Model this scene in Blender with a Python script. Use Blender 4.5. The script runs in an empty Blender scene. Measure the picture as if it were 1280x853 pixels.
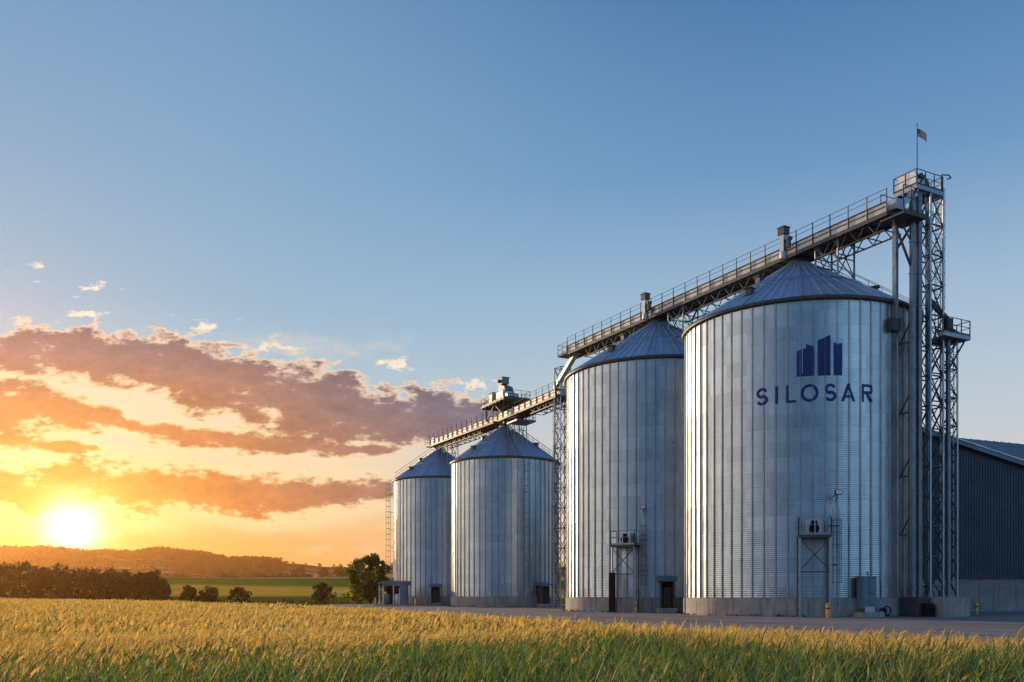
import bpy, math, random
import numpy as np
from mathutils import Vector, Matrix
PI = math.pi
R = math.radians
S = bpy.context.scene
COL = S.collection
rng = random.Random(7)
NR = np.random.default_rng(11)
F = 1150.0                      # focal length in photo pixels (1280 wide)
CAMZ, HY = 1.7, 744.0           # eye height, horizon row

def at(px, Y):                  # X of a point that stands Y metres ahead at photo column px
    return (px - 640.0) / F * Y
def lin(c):
    return tuple(((v/255.0)/12.92 if v/255.0 <= .04045 else ((v/255.0+.055)/1.055)**2.4) for v in c)

# ------------------------------------------------------------------ node helpers
class NT:
    def __init__(s, tree):
        s.t = tree; s.n = tree.nodes; s.l = tree.links
    def new(s, typ, **kw):
        n = s.n.new(typ)
        for k, v in kw.items(): setattr(n, k, v)
        return n
    def put(s, sock, v):
        if isinstance(v, bpy.types.NodeSocket): s.l.new(v, sock)
        elif v is not None: sock.default_value = v
    def m(s, op, a, b=None, c=None, clamp=False):
        n = s.n.new('ShaderNodeMath'); n.operation = op; n.use_clamp = clamp
        s.put(n.inputs[0], a); s.put(n.inputs[1], b); s.put(n.inputs[2], c)
        return n.outputs[0]
    def ss(s, x, a, b):          # smoothstep
        n = s.n.new('ShaderNodeMapRange'); n.interpolation_type = 'SMOOTHSTEP'
        s.put(n.inputs[0], x); n.inputs[1].default_value = a; n.inputs[2].default_value = b
        return n.outputs[0]
    def mr(s, x, a, b, c, d):
        n = s.n.new('ShaderNodeMapRange'); s.put(n.inputs[0], x)
        for i, v in enumerate((a, b, c, d)): n.inputs[i+1].default_value = v
        return n.outputs[0]
    def mix(s, f, a, b, blend='MIX'):
        n = s.n.new('ShaderNodeMix'); n.data_type = 'RGBA'; n.blend_type = blend
        s.put(n.inputs[0], f)
        for i, v in ((6, a), (7, b)):
            if isinstance(v, tuple) and len(v) == 3: v = v + (1,)
            s.put(n.inputs[i], v)
        return n.outputs[2]
    def ramp(s, x, stops, interp='LINEAR'):
        n = s.n.new('ShaderNodeValToRGB'); cr = n.color_ramp; cr.interpolation = interp
        while len(cr.elements) < len(stops): cr.elements.new(.5)
        for e, (p, c) in zip(cr.elements, stops):
            e.position = p; e.color = tuple(c) + (1,) if len(c) == 3 else c
        s.put(n.inputs[0], x)
        return n.outputs[0]
    def noise(s, vec, scale, detail=4, rough=.55, dist=0, dims='3D'):
        n = s.n.new('ShaderNodeTexNoise'); n.noise_dimensions = dims
        s.put(n.inputs['Vector'], vec)
        n.inputs['Scale'].default_value = scale; n.inputs['Detail'].default_value = detail
        n.inputs['Roughness'].default_value = rough; n.inputs['Distortion'].default_value = dist
        return n.outputs[0]
    def xyz(s, v):
        n = s.n.new('ShaderNodeSeparateXYZ'); s.put(n.inputs[0], v); return n.outputs
    def vec(s, a, b, c):
        n = s.n.new('ShaderNodeCombineXYZ')
        for i, v in enumerate((a, b, c)): s.put(n.inputs[i], v)
        return n.outputs[0]

def mat(name, col=(.5,.5,.5), rough=.6, metal=0.0, var=.15, vscale=2.0, bump=0.0, bscale=20, stain=0.0, spec=.5):
    m = bpy.data.materials.new(name); m.use_nodes = True
    t = NT(m.node_tree); b = t.n['Principled BSDF']
    tc = t.new('ShaderNodeTexCoord').outputs['Object']
    n1 = t.noise(tc, vscale, 5)
    f = t.mr(n1, .25, .75, 1-var, 1+var)
    c = t.mix(1.0, tuple(col), t.vec(f, f, f), 'MULTIPLY')
    if stain:
        x, y, z = t.xyz(tc)
        sv = t.vec(t.m('MULTIPLY', x, 3), t.m('MULTIPLY', y, 3), t.m('MULTIPLY', z, .25))
        sn = t.ss(t.noise(sv, 1.0, 5, .6), .48, .72)
        c = t.mix(t.m('MULTIPLY', sn, stain), c, tuple(v*.45 for v in col))
    t.put(b.inputs['Base Color'], c)
    t.put(b.inputs['Roughness'], t.mr(t.noise(tc, vscale*2.3, 3), .3, .7, max(0, rough-.08), min(1, rough+.08)))
    b.inputs['Metallic'].default_value = metal
    b.inputs['Specular IOR Level'].default_value = spec
    if bump:
        bn = t.new('ShaderNodeBump'); bn.inputs['Strength'].default_value = bump; bn.inputs['Distance'].default_value = .02
        t.put(bn.inputs['Height'], t.noise(tc, bscale, 5))
        t.l.new(bn.outputs[0], b.inputs['Normal'])
    return m

# ------------------------------------------------------------------ mesh helpers
class MB:
    def __init__(s): s.v = []; s.f = []; s.sm = []
    def add(s, vs, fs, smooth=False):
        o = len(s.v); s.v += [tuple(v) for v in vs]
        s.f += [tuple(i+o for i in f) for f in fs]; s.sm += [smooth]*len(fs)
        return s
    def box(s, c, size, ax=None):
        c = Vector(c); e = ax or (Vector((1,0,0)), Vector((0,1,0)), Vector((0,0,1)))
        h = [Vector(e[i])*size[i]/2 for i in range(3)]
        vs = [c + h[0]*i + h[1]*j + h[2]*k for k in (-1,1) for j in (-1,1) for i in (-1,1)]
        return s.add(vs, [(0,2,3,1),(4,5,7,6),(0,1,5,4),(2,6,7,3),(0,4,6,2),(1,3,7,5)])
    def bar(s, p, q, w, h=None):
        p, q = Vector(p), Vector(q); d = (q-p)
        if d.length < 1e-6: return s
        d0 = d.normalized(); up = Vector((0,0,1)) if abs(d0.z) < .95 else Vector((1,0,0))
        a = d0.cross(up).normalized(); b = a.cross(d0).normalized()
        return s.box((p+q)/2, (d.length, w, h or w), (d0, a, b))
    def tube(s, p, q, r, n=8, r2=None, cap=True):
        p, q = Vector(p), Vector(q); d = (q-p).normalized(); r2 = r if r2 is None else r2
        up = Vector((0,0,1)) if abs(d.z) < .95 else Vector((1,0,0))
        a = d.cross(up).normalized(); b = d.cross(a).normalized()
        vs = []
        for c, rr in ((p, r), (q, r2)):
            vs += [c + (a*math.cos(2*PI*i/n) + b*math.sin(2*PI*i/n))*rr for i in range(n)]
        s.add(vs, [(i, n+i, n+(i+1)%n, (i+1)%n) for i in range(n)], True)
        if cap: s.add(vs, [tuple(range(n)), tuple(range(2*n-1, n-1, -1))])
        return s
    def path(s, pts, r, n=6):
        for a, b in zip(pts[:-1], pts[1:]): s.tube(a, b, r, n)
        return s
    def lathe(s, prof, n, c=(0,0,0), smooth=True, a0=0.0):
        vs = []
        for r, z in prof:
            for i in range(n):
                a = a0 + 2*PI*i/n; vs.append((c[0]+r*math.cos(a), c[1]+r*math.sin(a), c[2]+z))
        fs = [(k*n+i, k*n+(i+1)%n, (k+1)*n+(i+1)%n, (k+1)*n+i) for k in range(len(prof)-1) for i in range(n)]
        return s.add(vs, fs, smooth)
    def build(s, name, m, parent=None):
        me = bpy.data.meshes.new(name); me.from_pydata(s.v, [], s.f)
        me.polygons.foreach_set('use_smooth', s.sm)
        me.materials.append(m); me.update()
        o = bpy.data.objects.new(name, me); COL.objects.link(o)
        if parent: o.parent = parent
        return o

def np_mesh(name, V, Q, mats, midx=None, smooth=False, parent=None):
    """V (n,3), Q (m,4) quads"""
    me = bpy.data.meshes.new(name)
    me.vertices.add(len(V)); me.vertices.foreach_set('co', np.ascontiguousarray(V, np.float32).ravel())
    me.loops.add(Q.size); me.loops.foreach_set('vertex_index', np.ascontiguousarray(Q, np.int32).ravel())
    me.polygons.add(len(Q)); me.polygons.foreach_set('loop_start', np.arange(0, Q.size, 4, dtype=np.int32))
    for m in (mats if isinstance(mats, list) else [mats]): me.materials.append(m)
    if midx is not None: me.polygons.foreach_set('material_index', np.ascontiguousarray(midx, np.int32))
    me.polygons.foreach_set('use_smooth', np.full(len(Q), smooth))
    me.update(calc_edges=True)
    o = bpy.data.objects.new(name, me); COL.objects.link(o)
    if parent: o.parent = parent
    return o

def tag(o, label=None, cat=None, group=None, kind=None):
    for k, v in (('label', label), ('category', cat), ('group', group), ('kind', kind)):
        if v: o[k] = v
    return o
def thing(name, loc, label, cat, group=None, rz=0.0):
    o = bpy.data.objects.new(name, None); COL.objects.link(o)
    o.location = loc; o.rotation_euler = (0, 0, rz); o.empty_display_size = .5
    return tag(o, label, cat, group)
def copy_tree(o, parent=None):
    c = o.copy(); COL.objects.link(c); c.parent = parent
    for ch in [x for x in COL.objects if x.parent == o]: copy_tree(ch, c)
    return c

# ------------------------------------------------------------------ materials
def corrugated(name, nribs, col, rough):
    m = bpy.data.materials.new(name); m.use_nodes = True
    t = NT(m.node_tree); b = t.n['Principled BSDF']
    tc = t.new('ShaderNodeTexCoord').outputs['Object']; x, y, z = t.xyz(tc)
    a = t.m('MULTIPLY', t.m('ARCTAN2', y, x), nribs/(2*PI))
    ci = t.m('FLOOR', t.m('MULTIPLY', a, .5)); ri = t.m('FLOOR', t.m('DIVIDE', z, 1.13))
    wn = t.new('ShaderNodeTexWhiteNoise', noise_dimensions='2D')
    t.put(wn.inputs['Vector'], t.vec(ci, ri, 0))
    sv = t.vec(t.m('MULTIPLY', x, 2.2), t.m('MULTIPLY', y, 2.2), t.m('MULTIPLY', z, .12))
    st = t.noise(sv, 1.0, 6, .6)
    bl = t.noise(tc, .9, 5, .6)
    f = t.m('ADD', t.mr(wn.outputs[0], 0, 1, .84, 1.06), t.m('ADD', t.mr(st, .3, .7, -.10, .10), t.mr(bl, .3, .7, -.07, .07)))
    seam = t.m('LESS_THAN', t.m('FRACT', t.m('DIVIDE', z, 1.13)), .045)
    f = t.m('MULTIPLY', f, t.m('SUBTRACT', 1.0, t.m('MULTIPLY', seam, .15)))
    c = t.mix(1.0, col, t.vec(f, f, f), 'MULTIPLY')
    foot = t.m('MULTIPLY', t.m('SUBTRACT', 1.0, t.ss(z, 1.4, 3.6)), t.ss(st, .42, .62))
    c = t.mix(t.m('MULTIPLY', foot, .45), c, (.23, .2, .17))
    t.put(b.inputs['Base Color'], c)
    t.put(b.inputs['Roughness'], t.m('ADD', t.mr(wn.outputs[1], 0, 1, rough-.04, rough+.05), t.mr(bl, .3, .7, -.04, .05)))
    b.inputs['Metallic'].default_value = .92
    return m

M = {}
M['steel'] = mat('galvanised_steel', (.32,.37,.43), .42, .9, .18, 1.5, stain=.25)
M['trunk_steel'] = mat('blue_grey_steel', (.20,.245,.30), .45, .8, .2, 1.2, stain=.35)
M['steel_pale'] = mat('pale_galvanised_steel', (.62,.63,.65), .4, .75, .14, 1.2, stain=.2)
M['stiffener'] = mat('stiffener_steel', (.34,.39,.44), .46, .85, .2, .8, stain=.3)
M['steel_dark'] = mat('weathered_steel', (.065,.07,.08), .55, .35, .25, 2.0)
M['casing'] = mat('pale_steel_sheet', (.53,.545,.56), .5, .15, .12, .8, stain=.3)
M['roof'] = None
M['concrete'] = mat('cast_concrete', (.33,.305,.28), .9, 0, .28, .7, bump=.4, bscale=9, stain=.7)
M['yellow'] = mat('yellow_paint', (.80,.38,.02), .45, 0, .15, 4, stain=.3)
M['black'] = mat('black_rubber', (.012,.012,.014), .75, 0, .3, 3, spec=.12)
M['navy'] = mat('navy_sign_paint', (.006,.032,.19), .5, 0, .3, 1.6, stain=.25)
M['cabinet'] = mat('blue_grey_enamel', (.10,.19,.26), .45, .1, .12, 2.0, stain=.3)
M['white'] = mat('white_enamel', (.74,.74,.72), .45, 0, .08, 2.0, stain=.15)
M['green'] = mat('green_machine_enamel', (.05,.12,.11), .4, .1, .15, 3)
M['dark'] = mat('dark_interior', (.006,.006,.007), .9, 0, .2, 2, spec=.05)
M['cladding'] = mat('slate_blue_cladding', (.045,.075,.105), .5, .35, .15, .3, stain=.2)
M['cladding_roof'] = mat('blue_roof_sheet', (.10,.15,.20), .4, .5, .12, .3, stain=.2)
M['bark'] = mat('bark', (.06,.042,.03), .9, 0, .3, 6, bump=.5)
M['red'] = mat('faded_red_cloth', (.50,.16,.17), .8, 0, .1, 6)
M['canton'] = mat('faded_blue_cloth', (.14,.11,.20), .8, 0, .1, 6)
M['cream_cloth'] = mat('faded_white_cloth', (.62,.55,.52), .8, 0, .1, 6)
M['door_paint'] = mat('dark_door_paint', (.03,.036,.042), .6, .1, .3, 3, stain=.4, spec=.3)
M['glass'] = mat('dusk_glass', (.05,.07,.09), .08, 0, .05, 1)

def roof_mat():
    m = bpy.data.materials.new('roof_steel'); m.use_nodes = True
    t = NT(m.node_tree); b = t.n['Principled BSDF']
    tc = t.new('ShaderNodeTexCoord').outputs['Object']; x, y, z = t.xyz(tc)
    a = t.m('FLOOR', t.m('MULTIPLY', t.m('ARCTAN2', y, x), 40/(2*PI)))
    wn = t.new('ShaderNodeTexWhiteNoise', noise_dimensions='1D'); t.put(wn.inputs['W'], a)
    bl = t.noise(tc, 1.1, 5, .6)
    f = t.m('ADD', t.mr(wn.outputs[0], 0, 1, .9, 1.08), t.mr(bl, .3, .7, -.1, .1))
    t.put(b.inputs['Base Color'], t.mix(1.0, (.42,.54,.66), t.vec(f, f, f), 'MULTIPLY'))
    t.put(b.inputs['Roughness'], t.mr(bl, .3, .7, .36, .52)); b.inputs['Metallic'].default_value = .55
    return m
M['roof'] = roof_mat()

def leaf_mat(name, col, trans, var=.35, tint=(.30,.20,.04), tmix=.15):
    m = bpy.data.materials.new(name); m.use_nodes = True
    t = NT(m.node_tree); n = t.n; n.remove(n['Principled BSDF']); out = n['Material Output']
    g = t.new('ShaderNodeNewGeometry'); rnd = g.outputs['Random Per Island']
    f = t.mr(rnd, 0, 1, 1-var, 1+var)
    c = t.mix(1.0, col, t.vec(f, f, f), 'MULTIPLY')
    wn = t.new('ShaderNodeTexWhiteNoise', noise_dimensions='1D'); t.put(wn.inputs['W'], t.m('MULTIPLY', rnd, 91.7))
    c = t.mix(t.m('MULTIPLY', wn.outputs[0], tmix), c, tint)
    d = t.new('ShaderNodeBsdfDiffuse'); tr = t.new('ShaderNodeBsdfTranslucent'); gl = t.new('ShaderNodeBsdfGlossy')
    t.put(d.inputs[0], c); t.put(tr.inputs[0], t.mix(1.0, c, (1.25, 1.15, .7), 'MULTIPLY'))
    gl.inputs['Roughness'].default_value = .45; t.put(gl.inputs[0], (.8,.8,.8,1))
    ms = t.new('ShaderNodeMixShader'); ms.inputs[0].default_value = trans
    t.l.new(d.outputs[0], ms.inputs[1]); t.l.new(tr.outputs[0], ms.inputs[2])
    m2 = t.new('ShaderNodeMixShader'); m2.inputs[0].default_value = .04
    t.l.new(ms.outputs[0], m2.inputs[1]); t.l.new(gl.outputs[0], m2.inputs[2])
    t.l.new(m2.outputs[0], out.inputs[0])
    return m
M['leaf'] = leaf_mat('oak_leaves', (.110,.155,.026), .52)
M['leaf_light'] = leaf_mat('young_leaves', (.11,.13,.028), .5)
M['leaf_bush'] = leaf_mat('hedge_leaves', (.075,.100,.020), .5)
M['leaf_hedge'] = leaf_mat('hawthorn_leaves', (.10,.085,.018), .55)
M['leaf_far'] = leaf_mat('woodland_leaves', (.070,.066,.024), .4)
M['wheat_head'] = leaf_mat('wheat_ears', (.76,.55,.21), .50, .28, (.52,.44,.14), .6)
M['wheat_stem'] = leaf_mat('wheat_straw', (.20,.22,.07), .4, .3, (.40,.30,.10), .5)
M['wheat_leaf'] = leaf_mat('wheat_leaves', (.085,.185,.040), .45, .45, (.26,.24,.07), .25)
M['wheat_green_ear'] = leaf_mat('unripe_wheat_ears', (.13,.19,.065), .4, .3, (.40,.34,.11), .4)

# ------------------------------------------------------------------ terrain
def sst(x): x = np.clip(x, 0, 1); return x*x*(3-2*x)
def height(X, Y):
    X = np.asarray(X, float); Y = np.asarray(Y, float)
    d = np.hypot(X, Y); az = np.degrees(np.arctan2(X, Y))
    z = 12.5*sst((d-188)/430) - 4*sst((d-640)/150)
    ridge = 57 + 12*sst((-15-az)/6.0) + 2.0*np.sin(az*.9+1) + 1.2*np.sin(az*2.3)
    ridge = ridge - 8*sst((az+15.5)/3.0)
    z = z + ridge*sst((d-800)/1100)
    z = z + sst((d-240)/250)*(1.1*np.sin(X*.011+.7)*np.cos(Y*.008) + .7*np.sin(X*.023+Y*.017))
    z = z - 14*sst((d-2100)/1500)
    return z

def terrain():
    az = np.unique(np.concatenate([np.arange(-60, 60.01, .5), np.arange(-180, -60, 4), np.arange(62, 180, 4)]))
    rr = np.concatenate([np.linspace(1.5, 180, 30), np.geomspace(186, 4200, 110)])
    A, RR = np.meshgrid(np.radians(az), rr, indexing='ij')
    X, Y = np.sin(A)*RR, np.cos(A)*RR
    V = np.stack([X, Y, height(X, Y)], -1).reshape(-1, 3)
    na, nr = len(az), len(rr); i = np.arange(na)[:, None]; k = np.arange(nr-1)[None]; i2 = (i+1) % na
    Q = np.stack(np.broadcast_arrays(i*nr+k, i2*nr+k, i2*nr+k+1, i*nr+k+1), -1).reshape(-1, 4)[:, ::-1]
    c = len(V); V = np.vstack([V, [[0, 0, 0]]])
    # centre fan as thin quads
    ii = np.arange(0, na, 1); Qc = np.stack([np.full(na, c), ((ii+1) % na)*nr, ii*nr, np.full(na, c)], -1)
    m = bpy.data.materials.new('farmland'); m.use_nodes = True
    t = NT(m.node_tree); b = t.n['Principled BSDF']; b.inputs['Roughness'].default_value = 1.0; b.inputs['Specular IOR Level'].default_value = 0.0
    pos = t.new('ShaderNodeNewGeometry').outputs['Position']; x, y, z = t.xyz(pos)
    w = t.m('MULTIPLY', t.m('SUBTRACT', t.noise(pos, .012, 3), .5), 36)
    d = t.m('ADD', t.m('ADD', t.m('SQRT', t.m('ADD', t.m('MULTIPLY', x, x), t.m('MULTIPLY', y, y))), w), t.m('MULTIPLY', x, .16))
    G1 = (.13,.23,.025)
    u = t.m('DIVIDE', d, 2000.0, clamp=True)
    st = [(0,(.10,.12,.035)), (.085,(.08,.11,.03)), (.09,G1), (.128,(.08,.15,.02)), (.134,(.74,.43,.06)), (.172,(.80,.46,.07)), (.178,(.74,.42,.06)), (.186,(.12,.24,.03)),
          (.245,(.10,.19,.03)), (.252,(.50,.38,.16)), (.30,(.42,.3,.12)), (.33,(.05,.06,.02)), (.50,(.06,.07,.025)), (.545,(.62,.38,.19)), (.64,(.58,.36,.18)), (.65,(.08,.09,.03)), (.70,(.20,.17,.06)), (.76,(.07,.075,.03)), (1.0,(.05,.055,.025))]
    c = t.ramp(u, st)
    azd = t.m('ARCTAN2', x, y); west = t.m('MULTIPLY', t.m('SUBTRACT', 1.0, t.ss(azd, R(-14.5), R(-12.5))), t.m('GREATER_THAN', u, .325))
    c = t.mix(west, c, t.mix(t.ss(t.noise(pos, .006, 3), .56, .60), (.06,.062,.022), (.30,.22,.09)))
    n2 = t.noise(pos, .35, 5, .65); n3 = t.noise(pos, .03, 4)
    f = t.m('MULTIPLY', t.mr(n2, .25, .75, .72, 1.28), t.mr(n3, .3, .7, .85, 1.15))
    t.put(b.inputs['Base Color'], t.mix(1.0, c, t.vec(f, f, f), 'MULTIPLY'))
    bn = t.new('ShaderNodeBump'); bn.inputs['Strength'].default_value = .5; bn.inputs['Distance'].default_value = .4
    t.put(bn.inputs['Height'], t.noise(pos, 1.5, 4)); t.l.new(bn.outputs[0], b.inputs['Normal'])
    bm_faces = Q
    me_o = np_mesh('terrain', V, bm_faces, m, smooth=True)
    cap = MB(); cap.add([tuple(V[i*nr]) for i in range(na)], [tuple(range(na))[::-1]])
    # close the small hole under the camera inside the same mesh
    import bmesh
    bm = bmesh.new(); bm.from_mesh(me_o.data); bm.verts.ensure_lookup_table()
    try: bm.faces.new([bm.verts[i*nr] for i in range(na)][::-1])
    except Exception: pass
    bm.to_mesh(me_o.data); bm.free()
    tag(me_o, 'rolling farmland with green and golden field strips behind the wheat', None, None, 'structure')
terrain()

# ------------------------------------------------------------------ yard
EDGE = [(17,6),(12.6,11.6),(8.7,15.6),(3.8,20.9),(-2.5,35),(-8.9,51),(-18.5,71),(-44,115),(-102,184)]
def edge_x(Y):
    Y = np.asarray(Y, float)
    return np.interp(Y, [p[1] for p in EDGE], [p[0] for p in EDGE])
def yard():
    pts = [(24,2),(18.2,6.4),(13.4,12.2),(9.5,16.1),(4.6,21.3),(-1.8,35.3),(-8.2,51.3),(-17.6,71.6),(-26.5,108),(-33.5,150),(-29,172),(30,178),(120,125),(135,60),(120,2)]
    mb = MB(); n = len(pts)
    mb.add([(x, y, .02) for x, y in pts] + [(x, y, -.3) for x, y in pts], [tuple(range(n))] + [(i, i+n, (i+1) % n+n, (i+1) % n) for i in range(n)])
    m = bpy.data.materials.new('worn_yard_concrete'); m.use_nodes = True
    t = NT(m.node_tree); b = t.n['Principled BSDF']
    pos = t.new('ShaderNodeNewGeometry').outputs['Position']; x, y, z = t.xyz(pos)
    # tyre lanes run along the row of silos
    p = t.m('ADD', t.m('MULTIPLY', x, .881), t.m('MULTIPLY', y, .473)); q = t.m('ADD', t.m('MULTIPLY', x, -.473), t.m('MULTIPLY', y, .881))
    lane = t.noise(t.vec(t.m('MULTIPLY', p, .55), t.m('MULTIPLY', q, .03), 0), 1.0, 6, .62)
    patch = t.noise(pos, .11, 5, .6); grit = t.noise(pos, 9, 6, .7)
    f = t.m('MULTIPLY', t.m('MULTIPLY', t.mr(lane, .3, .7, .50, 1.4), t.mr(patch, .3, .7, .66, 1.28)), t.mr(grit, .25, .75, .8, 1.2))
    c = t.mix(1.0, (.215,.195,.190), t.vec(f, f, f), 'MULTIPLY')
    dust = t.ss(t.noise(t.vec(t.m('MULTIPLY', p, .8), t.m('MULTIPLY', q, .08), 3.0), 1.0, 5), .55, .75)
    c = t.mix(t.m('MULTIPLY', dust, .6), c, (.30,.26,.21))
    vor = t.new('ShaderNodeTexVoronoi', feature='DISTANCE_TO_EDGE'); vor.inputs['Scale'].default_value = .16
    t.put(vor.inputs['Vector'], t.vec(t.m('ADD', x, t.m('MULTIPLY', patch, 5)), y, 0))
    crack = t.m('LESS_THAN', vor.outputs['Distance'], .006)
    c = t.mix(t.m('MULTIPLY', crack, .7), c, (.05,.045,.04))
    t.put(b.inputs['Base Color'], c); t.put(b.inputs['Roughness'], t.mr(lane, .3, .7, .62, .9))
    bn = t.new('ShaderNodeBump'); bn.inputs['Strength'].default_value = .35; bn.inputs['Distance'].default_value = .02
    t.put(bn.inputs['Height'], grit); t.l.new(bn.outputs[0], b.inputs['Normal'])
    tag(mb.build('yard', m), 'worn grey concrete yard between the wheat and the silos', None, None, 'structure')
yard()

# ------------------------------------------------------------------ wheat field (one object: nobody could count the stalks)
def ribbons(P, W):
    """P (N,K,3) centre lines, W (N,K,3) half width vectors -> verts, quads"""
    N, K, _ = P.shape
    V = np.stack([P-W, P+W], 2).reshape(-1, 3)
    b = (np.arange(N)*K*2)[:, None] + (np.arange(K-1)*2)[None]
    Q = np.stack([b, b+1, b+3, b+2], -1).reshape(-1, 4)
    return V, Q
def wheat():
    Vs, Qs, Ms = [], [], []; off = 0
    def push(P, W, mi):
        nonlocal off
        V, Q = ribbons(P, W); Vs.append(V); Qs.append(Q+off); Ms.append(np.full(len(Q), mi)); off += len(V)
    def scatter(y0, y1, dens, margin=.66):
        A = margin*(y1*y1-y0*y0); n = int(A*dens)
        Y = np.sqrt(NR.uniform(y0*y0, y1*y1, n)); X = NR.uniform(-1, 1, n)*margin*Y
        ok = X < edge_x(Y) - .12 - .35*NR.random(n)**2
        return X[ok], Y[ok]
    def curve(base, hgt, lean, az, K, curl):
        s = np.linspace(0, 1, K)[None, :, None]
        d = np.stack([np.cos(az), np.sin(az), np.zeros_like(az)], -1)[:, None]
        h = hgt[:, None, None]; l = lean[:, None, None]
        up = np.array([0, 0, 1.0])[None, None]
        return base[:, None] + up*h*(s - curl*s**3*.35) + d*l*h*(s**2.2)
    def greenness(X, Y):
        u = X/Y
        Yb = np.interp(u, [-.6, -.35, 0, .3, .6], [8.6, 11.2, 14.4, 13.2, 12.8]) + 1.3*np.sin(X*.8+.5)+.9*np.sin(X*1.9+Y*.3)
        return np.clip(.5-(Y-Yb)/5.0, .06, .95)
    def layer(X, Y, k, full, mean=.88):
        n = len(X); base = np.stack([X, Y, height(X, Y)], -1)
        lowf = .07*np.sin(X*.9+Y*.35)+.05*np.sin(X*.31-Y*.77+1.3)
        H = mean + lowf*.6 + NR.normal(0, .055, n); tall = NR.random(n) < .05; H[tall] += .12
        az = NR.normal(.15, .75, n); lean = np.abs(NR.normal(.20, .11, n)) + .02
        # stems
        K = 4 if full else 2
        st = curve(base, H, lean, az, K, .1)
        wa = NR.uniform(0, PI, n); wv = np.stack([np.cos(wa)*.8+.2, np.sin(wa)*.5, 0*wa], -1)
        wv /= np.linalg.norm(wv, axis=1)[:, None]
        push(st, wv[:, None]*(.0030*k)*np.ones((1, K, 1)), 1)
        # ears continue the stem, nodding over
        tip = st[:, -1]; d = st[:, -1]-st[:, -2]; d /= np.linalg.norm(d, axis=1)[:, None]
        L = NR.uniform(.10, .17, n)*(1 if full else 1.25)
        nod = NR.uniform(.0, .55, n)
        hd = np.stack([np.cos(az), np.sin(az), -.55+0*az], -1)
        Kh = 5 if full else 3
        s = np.linspace(0, 1, Kh)[None, :, None]
        ear = tip[:, None] + d[:, None]*L[:, None, None]*s + hd*0 if False else tip[:, None] + L[:, None, None]*(d[:, None]*s + hd[:, None]*nod[:, None, None]*s**2)
        prof = (np.array([.45, 1.0, 1.0, .75, .15]) if full else np.array([.7, 1.0, .25]))[None, :, None]
        wr = (NR.uniform(.0075, .0115, n)*k)[:, None, None]
        wv2 = np.cross(wv, d); wv2 /= np.linalg.norm(wv2, axis=1)[:, None]
        green = greenness(X, Y)
        gr = NR.random(n) < green; none = gr & (NR.random(n) < .74)
        for sel, mi_ in ((~gr, 0), (gr & ~none, 3)):
            push(ear[sel], wv[sel][:, None]*prof*wr[sel], mi_)
            push(ear[sel], wv2[sel][:, None]*prof*wr[sel]*.85, mi_)
        if full:                 # awns
            for q in range(3):
                t0 = ear[:, 1+q]; dd = d + wv*NR.normal(0, .3, n)[:, None] + wv2*NR.normal(0, .3, n)[:, None] + hd*nod[:, None]*.7
                aw = t0[:, None] + dd[:, None]*np.linspace(0, .11, 2)[None, :, None]
                push(aw[~none], wv[~none][:, None]*np.array([.0016, .0004])[None, :, None]*k, 0)
        # leaves
        for q in range(6 if full else 2):
            f0 = NR.uniform(.15, .82, n) if q else NR.uniform(.66, .95, n)
            i0 = base + (st[:, -1]-base)*(f0**1.2)[:, None]; i0[:, 2] = base[:, 2] + H*f0
            la = az + NR.uniform(-2.2, 2.2, n); LL = NR.uniform(.22, .42, n); gz = greenness(X, Y); LL = LL*(1+.25*gz)
            dr = np.stack([np.cos(la), np.sin(la), 0*la], -1)
            Kl = 4 if full else 3
            s = np.linspace(0, 1, Kl)[None, :, None]; up = (NR.uniform(.5, .95, n)+.22*gz)[:, None, None]; dp = (NR.uniform(.3, 1.0, n)*(1-.6*gz))[:, None, None]
            Pl = i0[:, None] + LL[:, None, None]*(dr[:, None]*s*(.75-.33*gz)[:, None, None] + np.array([0, 0, 1.0])[None, None]*(up*s - dp*s**2.4))
            sd = np.stack([-np.sin(la), np.cos(la), .25+0*la], -1)
            pw = (np.array([.6, 1, .8, .1]) if full else np.array([.7, 1, .1]))[None, :, None]
            push(Pl, sd[:, None]*pw*(NR.uniform(.0055, .0105, n)*k)[:, None, None], 2)
    X, Y = scatter(4.2, 11, 190); layer(X, Y, 1.0, True)
    X, Y = scatter(11, 18, 150); layer(X, Y, 1.15, True)
    X, Y = scatter(18, 46, 48); layer(X, Y, 1.75, False)
    X, Y = scatter(46, 100, 9); layer(X, Y, 3.4, False, .9)
    X, Y = scatter(100, 190, 3.0, .72); layer(X, Y, 6.0, False, .92)
    V = np.vstack(Vs); Q = np.vstack(Qs); mi = np.concatenate(Ms)
    o = np_mesh('wheat_field', V, Q, [M['wheat_head'], M['wheat_stem'], M['wheat_leaf'], M['wheat_green_ear']], mi)
    tag(o, 'ripening wheat with golden ears and green leaves filling the foreground', 'wheat', None, 'stuff')
wheat()

# ------------------------------------------------------------------ silos
ROW = Vector((-.473, .881, 0)); PER = Vector((.881, .473, 0)); UP = Vector((0,0,1))
S1, S2 = Vector((25.1, 80.7, 0)), Vector((15.65, 98.26, 0))
S3, S4 = Vector((-1.02, 136.0, 0)), Vector((-12.29, 157.5, 0))
RB, RS = 9.75, 7.85
PITCH, AMP = .165, .009
def wall_r(r, z): return r + AMP*math.sin(2*PI*z/PITCH)

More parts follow.
